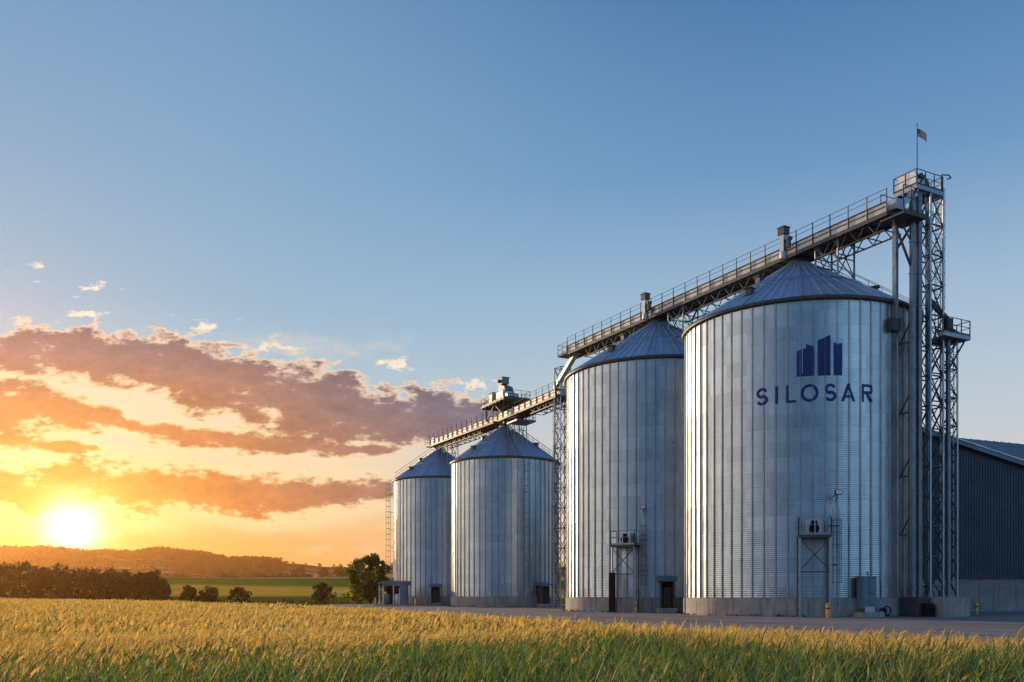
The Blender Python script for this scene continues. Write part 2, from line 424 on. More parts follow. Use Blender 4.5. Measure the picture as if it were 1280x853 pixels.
def silo(loc, r, eave, apex, nribs, label, hatch_az):
    root = thing('grain_silo', loc, label, 'grain silo', 'row of steel grain silos')
    cm = corrugated('corrugated_steel', nribs, (.47,.55,.61), .33)
    pl = 1.46
    # wall: corrugated sheets as real rings
    nz = int((eave-pl)/PITCH*4); nc = nribs*3
    zz = np.linspace(pl, eave, nz+1); th = np.arange(nc)*2*PI/nc
    rad = r + AMP*np.sin(2*PI*zz/PITCH)
    V = np.stack([np.outer(rad, np.cos(th)), np.outer(rad, np.sin(th)), np.repeat(zz[:, None], nc, 1)], -1).reshape(-1, 3)
    k = np.arange(nz)[:, None]; i = np.arange(nc)[None]; i2 = (i+1) % nc
    Q = np.stack(np.broadcast_arrays(k*nc+i, k*nc+i2, (k+1)*nc+i2, (k+1)*nc+i), -1).reshape(-1, 4)
    # upright stiffeners pressed into the same skin: hat sections in three lengths
    RV, RQ = [], []
    for j in range(nribs):
        a = 2*PI*(j+.5)/nribs
        segs = np.linspace(pl+.02, eave-.03, 4)
        for (z0, z1, dp) in zip(segs[:-1], segs[1:], (.125, .11, .095)):
            b = len(RV); w0, w1 = .085/r, .048/r
            prof = [(-w0, .008), (-w1, dp), (w1, dp), (w0, .008)]
            for z in (z0, z1-.02):
                for da, dr in prof: RV.append(((r+dr)*math.cos(a+da), (r+dr)*math.sin(a+da), z))
            for q in range(3): RQ.append((b+q, b+q+1, b+q+5, b+q+4))
            RQ.append((b+4, b+5, b+6, b+7)); RQ.append((b, b+3, b+2, b+1))
    RQ = np.array(RQ)+len(V); nq = len(Q)
    V = np.vstack([V, np.array(RV)]); Q = np.vstack([Q, RQ])
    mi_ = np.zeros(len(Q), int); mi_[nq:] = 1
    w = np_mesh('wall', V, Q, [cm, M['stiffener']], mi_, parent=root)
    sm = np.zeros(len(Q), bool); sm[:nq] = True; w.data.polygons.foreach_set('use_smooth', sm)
    # plinth with formwork joints
    mb = MB(); n = 96; rp = r+.17
    mb.lathe([(rp, -.2), (rp, pl-.04), (rp-.04, pl), (r-.3, pl)], n, smooth=False)
    for j in range(0, n, 4):
        a = 2*PI*(j+.5)/n; rr_ = rp*math.cos(PI/n)
        mb.box((rr_*math.cos(a), rr_*math.sin(a), pl/2-.12), (.03, .035, pl-.3), (Vector((math.cos(a), math.sin(a), 0)), Vector((-math.sin(a), math.cos(a), 0)), UP))
    mb.build('plinth', M['concrete'], root)
    # roof cone with standing seams, ring purlin, overhang
    mb = MB(); ns = 40; ro = r+.28; rc = .75; z0 = eave+.06; za = apex
    n = 120; mb.lathe([(ro-.02, z0-.10), (ro, z0-.02), (ro, z0), (rc, za)], n, smooth=False)
    slope = math.atan2(za-z0, ro-rc); fr = (ro-rc)
    for j in range(ns):
        a = 2*PI*(j+.25)/ns; e = Vector((math.cos(a), math.sin(a), 0))
        p = e*ro + UP*(z0+.05); q = e*rc + UP*(za+.05); mb.bar(p, q, .07, .13)
        a2 = a + PI/ns; e2 = Vector((math.cos(a2), math.sin(a2), 0))
        mb.bar(e2*ro + UP*(z0+.03), e2*(rc+fr*.45) + UP*(za-(za-z0)*.45+.03), .04, .07)
    mb.build('roof', M['roof'], root)
    mb = MB(); zr = z0 + (za-z0)*.48; rr2 = ro - fr*.48
    mb.lathe([(rr2+.06, zr+.02), (rr2+.06, zr+.16), (rr2-.05, zr+.2)], 60)
    mb.build('roof_ring', M['steel'], root)
    mb = MB(); mb.lathe([(r+.02, eave-.2), (ro+.012, eave-.16), (ro+.03, eave-.06), (ro+.03, z0+.03), (ro-.02, z0+.055)], 120)
    mb.build('eave_ring', M['steel_dark'], root)
    mb = MB(); mb.lathe([(rc+.12, za-.12), (rc+.12, za+.32), (rc-.05, za+.42), (.0, za+.42)], 32)
    mb.build('roof_collar', M['steel'], root)
    # roof vents
    for k2, (a, fpos) in enumerate(((R(222), .28), (R(205), .62), (R(330), .4), (R(60), .35))):
        e = Vector((math.cos(a), math.sin(a), 0)); p = e*(ro-fr*fpos) + UP*(z0+(za-z0)*fpos)
        v = MB(); v.box(p+UP*.22, (.5, .55, .5), (e, UP.cross(e), UP)); v.bar(p+UP*.5-e*.35, p+UP*.5+e*.4, .75, .07)
        v.build('roof_vent', M['steel_dark'], root)
    # roof step rail running from eave to peak
    rl = MB()
    for a in (hatch_az-.035, hatch_az+.035):
        e = Vector((math.cos(a), math.sin(a), 0)); L = []
        for q in range(9):
            f = q/8*.92; p = e*(ro-fr*f) + UP*(z0+(za-z0)*f+.08); L.append(p+UP*.95)
            rl.tube(p, p+UP*.95, .022, 5)
        rl.path(L, .024, 5); rl.path([p-UP*.45 for p in L], .018, 5)
    rl.build('roof_handrail', M['steel'], root)
    return root

silo1 = silo(S1, RB, 24.7, 30.7, 66, 'largest nearest silo with a navy building emblem and lettering', R(-22))
silo2 = silo(S2, RB, 24.7, 30.7, 66, 'tall plain silo directly left of the lettered silo', R(-40))
silo3 = silo(S3, RS, 21.0, 26.4, 54, 'shorter silo under the raised machine platform, right of the end silo', R(-30))
silo4 = silo(S4, RS, 21.0, 26.4, 54, 'shorter end silo beside the tree and small steel kiosk', R(205))

# --- painted emblem and lettering on silo 1, laid onto the corrugated wall
def letters():
    import bisect
    PXS, Dc = F, S1
    def hit(px):                 # angle on the wall for photo column px
        a = math.atan((px-640)/F); d = Vector((math.sin(a), math.cos(a), 0))
        b = d.dot(S1); cc = S1.length_squared - RB*RB
        tt = b - math.sqrt(b*b-cc); p = d*tt - S1
        return math.atan2(p.y, p.x), d.y*tt
    # local drawing units: metres along the wall (u) measured from column 1018, z up
    th0, Y0 = hit(1018)
    def uof(px): return (hit(px)[0]-th0)*RB
    def zof(px, py): return CAMZ + (HY-py)*hit(px)[1]/F
    mpp = (uof(1048)-uof(988))/60
    ztop, zbot = zof(1018, 480), zof(1018, 502.5); H = ztop-zbot
    sw = .235
    def seg(p, a, b, w):
        ax, ay = b[0]-a[0], b[1]-a[1]; l2 = ax*ax+ay*ay
        t_ = max(0, min(1, ((p[0]-a[0])*ax+(p[1]-a[1])*ay)/l2))
        l = math.sqrt(l2); along = ((p[0]-a[0])*ax+(p[1]-a[1])*ay)/l; perp = abs((p[0]-a[0])*ay-(p[1]-a[1])*ax)/l
        return perp <= w/2 and 0 <= along <= l
    def poly(p, path, w):
        for a, b in zip(path[:-1], path[1:]):
            ax, ay = b[0]-a[0], b[1]-a[1]; l2 = ax*ax+ay*ay
            t_ = max(0, min(1, ((p[0]-a[0])*ax+(p[1]-a[1])*ay)/l2))
            if math.hypot(p[0]-a[0]-t_*ax, p[1]-a[1]-t_*ay) <= w/2: return True
        return False
    h2 = H/2
    def Sg(w):
        pts = []
        rx, ry = w/2-sw/2, (H/2-sw/2+.0)/2+.02
        cy1, cy2 = H-sw/2-ry, sw/2+ry
        for k in range(13):
            a = R(38 + k*(232/12)); pts.append((w/2+rx*math.cos(a)*.98, cy1+ry*math.sin(a)))
        for k in range(13):
            a = R(90 - k*(232/12)); pts.append((w/2+rx*math.cos(a)*1.0, cy2+ry*math.sin(a)))
        return pts
    def inS(w):
        P = Sg(w); return lambda p: poly(p, P, sw)
    def inO(w):
        return lambda p: (lambda a, b: a <= 1 and b >= 1)(((p[0]-w/2)/(w/2))**2+((p[1]-h2)/h2)**2, ((p[0]-w/2)/(w/2-sw))**2+((p[1]-h2)/(h2-sw))**2)
    def inI(w): return lambda p: 0 <= p[0] <= w and 0 <= p[1] <= H
    def inL(w): return lambda p: (0 <= p[0] <= sw and 0 <= p[1] <= H) or (0 <= p[0] <= w and 0 <= p[1] <= sw*.92)
    def inA(w):
        def f(p):
            x = abs(p[0]-w/2); yy = p[1]; outer = (w/2)*(1-yy/H)+sw*.32*(yy/H); inner = outer - sw*1.08
            return 0 <= yy <= H and x <= outer and (x >= inner or H*.2 <= yy <= H*.2+sw*.85)
        return f
    def inR(w):
        bh = H*.56; cy = H-bh/2; rr_ = bh/2
        def f(p):
            x, yy = p
            if 0 <= x <= sw and 0 <= yy <= H: return True
            cx = w-rr_-.04
            if yy >= H-bh:
                if x <= cx and 0 <= x: 
                    if yy >= H-sw*.92 or yy <= H-bh+sw*.92: return True
                dd = math.hypot(x-cx, yy-cy)
                if x >= cx and rr_-sw*.95 <= dd <= rr_: return True
            return seg(p, (w*.42, H-bh+.1), (w-.16, -.08), sw*1.05) and yy >= 0
        return f
    glyph = [('S', 945.3, 960.3, inS), ('I', 968.9, 972.7, inI), ('L', 982.3, 995.2, inL), ('O', 1000.7, 1023.2, inO), ('S', 1030.4, 1045.4, inS), ('A', 1051, 1069.3, inA), ('R', 1076.7, 1091.3, inR)]
    nr = 66; step = .033
    def surf(u, z):
        th = th0 + u/RB
        f = ((th*nr/(2*PI)) - .5); dth = abs(f-round(f))*2*PI/nr*RB
        zz = min(max(z, 1.5), 24.6)
        segs = np.linspace(1.48, 24.67, 4); dp = (.125, .11, .095)[min(2, int((zz-1.48)/(segs[1]-segs[0])))]
        rr_ = RB + AMP*math.sin(2*PI*z/PITCH)
        if dth < .048: rr_ = max(rr_, RB+dp)
        elif dth < .085: rr_ = max(rr_, RB+.008+(dp-.008)*(.085-dth)/.037)
        rr_ += .008
        return (rr_*math.cos(th), rr_*math.sin(th), z)
    def fill(name, u0, u1, z0, z1, inside):
        nu, nz = max(2, int((u1-u0)/step)+1), max(2, int((z1-z0)/step)+1)
        du, dz = (u1-u0)/nu, (z1-z0)/nz; idx = {}; vs = []; fs = []
        def vid(i, j):
            if (i, j) not in idx: idx[(i, j)] = len(vs); vs.append(surf(u0+i*du, z0+j*dz))
            return idx[(i, j)]
        for i in range(nu):
            for j in range(nz):
                if inside((( i+.5)*du, (j+.5)*dz)): fs.append((vid(i, j), vid(i+1, j), vid(i+1, j+1), vid(i, j+1)))
        mb = MB(); mb.add(vs, fs); return mb.build(name, M['navy'], silo1)
    for ch, x0, x1, fn in glyph:
        u0, u1 = uof(x0), uof(x1)
        o = fill('painted_letter', u0, u1, zbot, ztop, fn(u1-u0)); o['label'] = 'navy painted letter ' + ch
    # emblem: three upright blocks with raked tops
    zb = zof(1022, 470)
    def block(x0, x1, tops):
        u0, u1 = uof(x0), uof(x1); T = [((uof(x)-u0), zof(1022, y)-zb) for x, y in tops]
        zt = max(t_[1] for t_ in T)
        xs = [t_[0] for t_ in T]; ys = [t_[1] for t_ in T]
        return u0, u1, zt, (lambda p: p[1] <= np.interp(p[0], xs, ys))
    u0, u1, zt, fn = block(995.8, 1017.9, [(995.8, 437.3), (1007.8, 430.3), (1008, 429.6), (1017.9, 433.4)])
    sl = uof(1003)-u0
    def fn1(p):                  # the pale slits of the first block
        if abs(p[0]-sl) < .045 and p[1] > zt*.10: return False
        line = np.interp(p[0], [0, uof(1007.8)-u0], [zt*.80, zt*.88])
        if p[0] < uof(1007.6)-u0 and line < p[1] < line + .22: return False
        return fn(p)
    fill('painted_emblem', u0, u1, zb, zb+zt, fn1)
    u0, u1, zt, fn = block(1022, 1038.2, [(1022, 426), (1038.2, 419)]); fill('painted_emblem', u0, u1, zb, zb+zt, fn)
    u0, u1, zt, fn = block(1041.8, 1052.8, [(1041.8, 429.2), (1045.5, 429.2), (1046, 432.5), (1047.5, 431), (1049, 430), (1052.8, 429.8)]); fill('painted_emblem', u0, u1, zb, zb+zt, fn)
letters()

# ------------------------------------------------------------------ steelwork helpers
def railing(mb, pts, h=1.1, gap=1.5, r=.024, toe=True, closed=False):
    P = [Vector(p) for p in pts] + ([Vector(pts[0])] if closed else [])
    for a, b in zip(P[:-1], P[1:]):
        L = (b-a).length; n = max(1, round(L/gap))
        for i in range(n+1):
            p = a + (b-a)*i/n; mb.bar(p, p+UP*h, r*2, r*2)
        mb.tube(a+UP*h, b+UP*h, r, 6); mb.tube(a+UP*h*.55, b+UP*h*.55, r*.8, 6)
        if toe: mb.bar(a+UP*.09, b+UP*.09, .012, .16)
    return mb
def truss(mb, a, b, drop, bay, w=.07, side=Vector((0,0,0))):
    a, b = Vector(a)+side, Vector(b)+side; L = (b-a).length; n = max(1, round(L/bay))
    mb.bar(a-UP*drop, b-UP*drop, w)
    for i in range(n):
        p, q = a+(b-a)*i/n, a+(b-a)*(i+1)/n; m_ = (p+q)/2
        mb.bar(p, m_-UP*drop, w*.7); mb.bar(m_-UP*drop, q, w*.7)
    return mb
def ladder(loc, face, z0, z1, label, group=None, cage=True, w=.5, name='caged_ladder'):
    """face: horizontal unit vector pointing from the wall to the climber"""
    f = Vector(face).normalized(); s = UP.cross(f)
    root = thing(name, loc, label, 'ladder', group)
    for k in (-1, 1):
        m_ = MB(); m_.bar(s*w/2*k+UP*z0, s*w/2*k+UP*z1, .06, .05); m_.build('side_rail', M['steel'], root)
    m_ = MB(); m_.tube(-s*w/2, s*w/2, .02, 5); z = z0+.3; rung = m_.build('rung', M['steel'], root); rung.location = UP*z; z += .32
    while z < z1-.1:
        c = rung.copy(); COL.objects.link(c); c.parent = root; c.location = UP*z; z += .32
    z = z0+.8
    while z < z1-.2:
        m_ = MB(); m_.box(-f*.25-f*.25+UP*z, (w+.06, .05, .05), (s, f, UP)); m_.bar(-f*.5+s*w/2+UP*z, s*w/2+UP*z, .05); m_.bar(-f*.5-s*w/2+UP*z, -s*w/2+UP*z, .05); m_.build('wall_bracket', M['steel_dark'], root); z += 3.0
    if cage:
        m_ = MB(); z = max(z0+2.4, z0); hoops = []
        while z <= z1+.01:
            pts = [s*(w/2)*math.cos(a)*1.35 + f*(.02+.74*math.sin(a)) + UP*z for a in [PI*k/8 for k in range(9)]]
            m_.path(pts, .022, 5); hoops.append(pts); z += .95
        for k in (1, 3, 4, 5, 7): m_.tube(hoops[0][k], hoops[-1][k], .016, 5)
        m_.build('safety_cage', M['steel_dark'], root)
    return root

# ------------------------------------------------------------------ conveyor galleries
def gallery(a, b, label, zt):
    """an enclosed conveyor with a walkway on both sides; a, b: ends at deck level"""
    a, b = Vector(a), Vector(b); d = (b-a).normalized(); s = Vector((d.y, -d.x, 0)); L = (b-a).length
    root = thing('conveyor_gallery', a, label, 'conveyor', 'conveyor galleries over the silos')
    B = b-a; O = Vector((0,0,0)); ax = (d, s, UP)
    m_ = MB(); m_.box(B/2 - UP*.07, (L-.02, 2.36, .10), ax)
    for k in range(int(L/1.2)+1): m_.box(d*min(L-.05, k*1.2+.05) - UP*.185, (.08, 2.33, .12), ax)
    m_.build('deck', M['steel_dark'], root)
    m_ = MB(); n = max(1, round(L/3.0))
    m_.box(B/2 + UP*.47, (L-.3, .95, .8), ax)
    m_.box(B/2 + UP*.90, (L-.2, 1.12, .05), ax)
    for k in range(n+1):
        p = d*(.2+(L-.4)*k/n); m_.box(p + UP*.47, (.07, 1.03, .88), ax)
    m_.build('belt_casing', M['casing'], root)
    for k in (-1, 1):
        m_ = MB(); m_.bar(s*k*1.24 + UP*.33, B + s*k*1.24 + UP*.33, .03, .70); m_.build('side_panel', M['casing'], root)
        m_ = MB(); m_.bar(s*k*1.22 - UP*.19, B + s*k*1.22 - UP*.19, .09, .30); m_.build('edge_beam', M['steel_dark'], root)
        m_ = MB(); nP = max(1, round(L/1.85))
        for i in range(nP+1):
            p = B*(i/nP) + s*k*1.30; m_.bar(p-UP*.05, p+UP*1.74, .075)
        for zz_, rr_ in ((1.70, .022), (1.28, .020), (.72, .05), (.36, .035)): m_.tube(s*k*1.29+UP*zz_, B+s*k*1.29+UP*zz_, rr_, 6)
        m_.build('railing', M['steel_dark'], root)
    return root, a, d, s, L
def under_truss(g, t0, t1, drop=1.15):
    root, a, d, s, L = g
    m_ = MB()
    for k in (-1, 1): truss(m_, d*t0-UP*.12, d*t1-UP*.12, drop, 1.9, .10, s*k*.95)
    n = max(1, round((t1-t0)/1.9))
    for i in range(n+1):
        p = d*(t0+(t1-t0)*i/n) - UP*(drop+.12); m_.bar(p-s*.95, p+s*.95, .07)
    m_.build('truss', M['steel_dark'], root)

DZ = 31.35
g1a, g1b = S1 - ROW*10.4 + UP*DZ, S1 + ROW*36.4 + UP*DZ
g1 = gallery(g1a, g1b, 'long high conveyor gallery over the two tallest silos', DZ)
for t0, t1 in ((.5, 7.5), (13.2, 27.0), (33.0, 43.5)): under_truss(g1, t0, t1)
DZ2 = 27.55
rw = (S4-S3).normalized(); g2a = Vector((6.75, 119.2, DZ2)); g2m = S3 + UP*DZ2
d23 = (S3-Vector((6.75,119.2,0))).normalized()
g2 = gallery(g2a, S3 - d23*.0 + UP*DZ2 + d23*0.0, 'lower conveyor gallery between the support tower and the machine platform', DZ2)
under_truss(g2, 1, 8, .9)
g3 = gallery(S3 + rw*1.35 + UP*DZ2, S4 + rw*1.6 + UP*DZ2, 'farthest lower conveyor gallery reaching the end silo', DZ2)
under_truss(g3, 4.5, 21.5, .9)

# trestle legs carrying the galleries off the roofs
def trestle(c, d, top, foot, label, span=2.6, w=2.0, name='gallery_trestle'):
    s = Vector((d.y, -d.x, 0)); root = thing(name, (c.x, c.y, foot), label, 'trestle', 'trestles under the conveyor galleries')
    h = top-foot
    for i in (-1, 1):
        for j in (-1, 1):
            p = d*i*span/2 + s*j*w/2; m_ = MB(); dz = 0 if i*1 < 0 else 0
            m_.bar(p, p+UP*h, .13); m_.build('leg', M['steel'], root)
    m_ = MB()
    for j in (-1, 1):
        a, b = -d*span/2+s*j*w/2, d*span/2+s*j*w/2
        m_.bar(a+UP*.2, b+UP*(h-.15), .07); m_.bar(b+UP*.2, a+UP*(h-.15), .07)
    for i in (-1, 1):
        a, b = d*i*span/2-s*w/2, d*i*span/2+s*w/2
        m_.bar(a+UP*(h*.5), b+UP*(h*.5), .07); m_.bar(a+UP*.2, b+UP*(h-.15), .06)
    m_.build('cross_brace', M['steel_dark'], root)
    return root
def roof_z(r, eave, apex, dist): return eave + .06 + (apex-eave-.06)*(1-(dist-.75)/(r+.28-.75))
for (cS, r, ev, ap, sg, d, top, lb) in (
    (S1, RB, 24.7, 30.7, 1, -ROW, DZ-.2, 'short steel trestle on the lettered silo roof, tower side'),
    (S2, RB, 24.7, 30.7, 1, -ROW, DZ-.2, 'short steel trestle on the plain tall silo roof, near side'),
    (S3, RS, 21.0, 26.4, 1, -d23, DZ2-.2, 'cross braced steel trestle on the roof below the machine platform'),
    (S4, RS, 21.0, 26.4, 1, -rw, DZ2-.2, 'cross braced steel trestle on the end silo roof')):
    c = cS + d*4.1; trestle(c, d, top, roof_z(r, ev, ap, 5.3), lb, 2.4, 1.9)

# support post at the tower end of the high gallery
pp = S1 - ROW*10.15
pr = thing('support_post', (pp.x, pp.y, 0), 'single steel post under the high gallery end, bolted to the lettered silo', 'post')
m_ = MB(); m_.box(UP*(23.2+DZ-.2)/2, (.34, .30, DZ-.2-23.2), (ROW, PER, UP)); m_.build('column', M['trunk_steel'], pr)
m_ = MB(); m_.box(ROW*.12+UP*22.8, (.55, .9, 1.0), (ROW, PER, UP)); m_.build('wall_bracket', M['steel_dark'], pr)
m_ = MB(); m_.bar(UP*(DZ-2.6)+PER*.2, UP*(DZ-.3)+PER*2.0, .14); m_.build('brace', M['steel_dark'], pr)

# inlet heads on the galleries over each silo
def inlet(c, z, label, d, sc=1.0):
    s = Vector((d.y, -d.x, 0)); root = thing('inlet_head', (c.x, c.y, z), label, 'conveyor inlet', 'inlet heads on the galleries')
    ax = (d, s, UP)
    m_ = MB(); m_.box(UP*.9*sc, (.62*sc, .62*sc, 2.6*sc), ax); m_.lathe([(.42*sc, -.35), (.42*sc, .2)], 16); m_.build('spout_column', M['steel'], root)
    m_ = MB(); m_.box(UP*2.55*sc, (.95*sc, .85*sc, .75*sc), ax); m_.box(UP*2.97*sc, (1.1*sc, 1.0*sc, .08), ax); m_.build('motor_housing', M['steel_dark'], root)
    m_ = MB(); m_.tube(-d*.75*sc+UP*1.6*sc-s*.3*sc, -d*.75*sc+UP*1.6*sc+s*.35*sc, .26*sc, 14); m_.box(-d*.75*sc+UP*1.0*sc, (.35*sc, .4*sc, .9*sc), ax); m_.build('drive_motor', M['green'], root)
    return root
inlet(S1 - PER*1.72, DZ-.1, 'grey inlet head above the peak of the lettered silo', ROW, .78)
inlet(S2 - PER*1.72, DZ-.1, 'grey inlet head above the peak of the plain tall silo', ROW, .78)
for cS, rr_, ap, zt, lb in ((S1, .38, 30.7, DZ, 'round filling spout between the lettered silo peak and its gallery'), (S2, .38, 30.7, DZ, 'round filling spout between the plain tall silo peak and its gallery'),
                       (S3, .34, 26.4, DZ2, 'round filling spout at the peak below the machine platform'), (S4, .34, 26.4, DZ2, 'round filling spout at the end silo peak')):
    r_ = thing('filling_spout', (cS.x, cS.y, ap+.42), lb, 'spout', 'filling spouts under the galleries')
    m_ = MB(); m_.tube(UP*0, UP*(zt-.12-ap-.42), rr_, 16); m_.build('pipe', M['steel_pale'], r_)
    m_ = MB(); m_.tube(UP*.05, UP*.17, rr_+.14, 16); m_.build('flange', M['steel_dark'], r_)
# end stage of the high gallery: small platform with gate rail and a diagonal chute down to the lower gallery
ce = g1b
r_ = thing('chute', ce, 'slanting grain chute dropping from the high gallery end to the lower gallery', 'chute')
m_ = MB(); m_.bar(ROW*.2+UP*-.1, (g2a-ce)+UP*1.0-Vector((1.2,-1.2,0)), .55, .55); m_.build('chute_body', M['casing'], r_)
m_ = MB(); m_.box(ROW*.0+UP*.35, (1.0, .9, 1.0), (ROW, PER, UP)); m_.build('head_box', M['steel'], r_)

# lattice tower
def lattice(loc, half, z0, z1, ax, label, bay=2.4, name='lattice_tower', group=None, leg=.13):
    root = thing(name, (loc[0], loc[1], 0), label, 'tower', group)
    c = [ax[0]*i*half[0]+ax[1]*j*half[1] for i, j in ((-1,-1),(1,-1),(1,1),(-1,1))]
    for p in c: m_ = MB(); m_.bar(p+UP*z0, p+UP*z1, leg); m_.build('leg', M['steel'], root)
    m_ = MB(); n = max(1, round((z1-z0)/bay))
    for i in range(n):
        za, zb = z0+(z1-z0)*i/n, z0+(z1-z0)*(i+1)/n
        for k in range(4):
            a, b = c[k], c[(k+1)%4]
            m_.bar(a+UP*za, b+UP*zb, .075, .05); m_.bar(b+UP*za, a+UP*zb, .075, .05); m_.bar(a+UP*zb, b+UP*zb, .095)
    m_.build('lattice_brace', M['steel_dark'], root)
    return root
st = lattice((6.55, 119.0), (.75, .75), 0, DZ-.3, (ROW, PER), 'slim lattice tower rising behind the plain tall silo', 2.6)
ladder((5.62, 117.9, 0), -PER*.7-ROW*.7, 0.2, 27.0, 'tall caged ladder on the slim lattice tower beside the tallest plain silo', None)

# ------------------------------------------------------------------ machine platform over silo 3
mp = thing('machine_platform', S3 + UP*(DZ2), 'raised machine platform standing over the gallery of the second shortest silo', 'platform')
PZ = 2.35; ax3 = (d23, Vector((d23.y, -d23.x, 0)), UP); dd, ss_ = ax3[0], ax3[1]
m_ = MB(); m_.box(UP*PZ, (7.2, 3.6, .22), ax3)
for k in range(7): m_.box(dd*(-3.3+k*1.1)+UP*(PZ-.2), (.12, 3.6, .2), ax3)
m_.build('deck', M['steel_dark'], mp)
m_ = MB(); cr = [dd*3.55+ss_*1.75, dd*3.55-ss_*1.75, -dd*3.55-ss_*1.75, -dd*3.55+ss_*1.75]
railing(m_, [p+UP*(PZ+.1) for p in cr], 1.15, 1.2, .028, closed=True); m_.build('railing', M['steel_dark'], mp)
for p in ((2.6, 1.45), (2.6, -1.45), (-2.6, 1.45), (-2.6, -1.45)):
    m_ = MB(); m_.bar(dd*p[0]+ss_*p[1]+UP*.1, dd*p[0]+ss_*p[1]+UP*(PZ-.1), .14); m_.build('leg', M['steel_dark'], mp)
m_ = MB()
for s_ in (-1.45, 1.45): m_.bar(dd*2.6+ss_*s_+UP*.2, -dd*0+ss_*s_+UP*(PZ-.2), .08); m_.bar(-dd*2.6+ss_*s_+UP*.2, ss_*s_+UP*(PZ-.2), .08)
m_.build('brace', M['steel_dark'], mp)
mp.scale = (1.18, 1.15, 1)
base = S3 + UP*(DZ2+PZ+.11)
r_ = thing('elevator_machine', base, 'stepped steel head with a small top box on the machine platform', 'elevator machine'); r_.scale = (1.12, 1.12, .92)
m_ = MB(); m_.box(UP*.9, (2.2, 1.7, 1.8), ax3); m_.build('lower_housing', M['steel'], r_)
m_ = MB(); a = dd; hp = [(-1.1, 1.8), (1.1, 1.8), (.9, 2.7), (-.2, 3.1), (-.5, 3.1)]
vs = [(-dd*x + ss_*k*.6 + UP*z) for k in (-1, 1) for x, z in [(-1.1+0,1.8),(1.3,1.8),(1.05,2.45),(-.25,3.05),(-.75,3.05)]]
m_.add(vs, [(4,3,2,1,0),(5,6,7,8,9)]+[(i, (i+1)%5, (i+1)%5+5, i+5) for i in range(5)]); m_.build('sloping_hood', M['cabinet'], r_)
m_ = MB(); m_.box(dd*.45+UP*3.65, (1.25, 1.0, 1.0), ax3); m_.box(dd*.45+UP*4.19, (1.4, 1.15, .08), ax3); m_.build('top_box', M['cabinet'], r_)
m_ = MB(); m_.tube(dd*.45-ss_*.55+UP*3.6, dd*.45-ss_*.75+UP*3.6, .28, 14); m_.build('drive_wheel', M['dark'], r_)
r_ = thing('control_cabin', base + dd*2.95, 'cream sheet cabin with dark window on the end of the machine platform', 'cabin')
m_ = MB(); m_.box(UP*.95, (1.5, 2.2, 1.9), ax3); m_.build('wall', M['casing'], r_)
m_ = MB(); m_.box(UP*1.95, (1.75, 2.45, .1), ax3); m_.build('roof', M['steel_dark'], r_)
m_ = MB(); m_.box(-dd*.755-ss_*.3+UP*1.05, (.03, .8, 1.2), ax3); m_.build('window', M['dark'], r_)
r_ = thing('drive_motor', base - dd*2.4, 'low horizontal drive motor on the machine platform', 'motor')
m_ = MB(); m_.tube(-ss_*.9+UP*.65, ss_*.9+UP*.65, .42, 18); m_.build('motor_body', M['steel'], r_)
m_ = MB(); m_.box(UP*.15, (1.1, 1.9, .3), ax3); m_.build('skid', M['steel_dark'], r_)
# maintenance stage under the lower gallery, hung on the side towards the support tower
r_ = thing('service_stage', S3 - d23*5.6 + UP*(DZ2-1.3), 'small blue grey railed stage hanging under the lower gallery', 'platform')
m_ = MB(); m_.box(UP*0, (3.4, 3.0, .2), ax3); m_.build('deck', M['cabinet'], r_)
m_ = MB(); railing(m_, [dd*1.6+ss_*1.45, -dd*1.6+ss_*1.45, -dd*1.6-ss_*1.45, dd*1.6-ss_*1.45], 1.0, 1.1, .028); m_.build('railing', M['steel_dark'], r_)
m_ = MB()
for i in (-1, 1):
    for j in (-1, 1): m_.bar(dd*i*1.5+ss_*j*1.15, dd*i*1.5+ss_*j*1.15+UP*1.15, .1)
m_.build('hanger', M['steel_dark'], r_)
# end stage at silo 4
e4 = S4 + rw*2.7 + UP*DZ2; ax4 = (rw, Vector((rw.y, -rw.x, 0)), UP)
r_ = thing('end_stage', e4, 'small railed stage at the far end of the lower gallery', 'platform')
m_ = MB(); m_.box(UP*-.06, (2.2, 2.6, .14), ax4); m_.build('deck', M['steel_dark'], r_)
m_ = MB(); railing(m_, [-rw*1.05+ax4[1]*1.25, rw*1.05+ax4[1]*1.25, rw*1.05-ax4[1]*1.25, -rw*1.05-ax4[1]*1.25], 1.2, 1.1, .028); m_.build('railing', M['steel_dark'], r_)
m_ = MB(); m_.box(-rw*.5+UP*.7, (.8, .9, 1.3), ax4); m_.build('end_box', M['casing'], r_)
# end stage of high gallery
r_ = thing('end_stage', g1b + ROW*1.25, 'small railed stage at the left end of the high gallery', 'platform')
m_ = MB(); m_.box(UP*-.06, (2.3, 2.6, .14), (ROW, PER, UP)); m_.build('deck', M['steel_dark'], r_)
m_ = MB(); railing(m_, [-ROW*1.05+PER*1.25, ROW*1.05+PER*1.25, ROW*1.05-PER*1.25, -ROW*1.05-PER*1.25], 1.3, 1.1, .028); m_.build('railing', M['steel_dark'], r_)

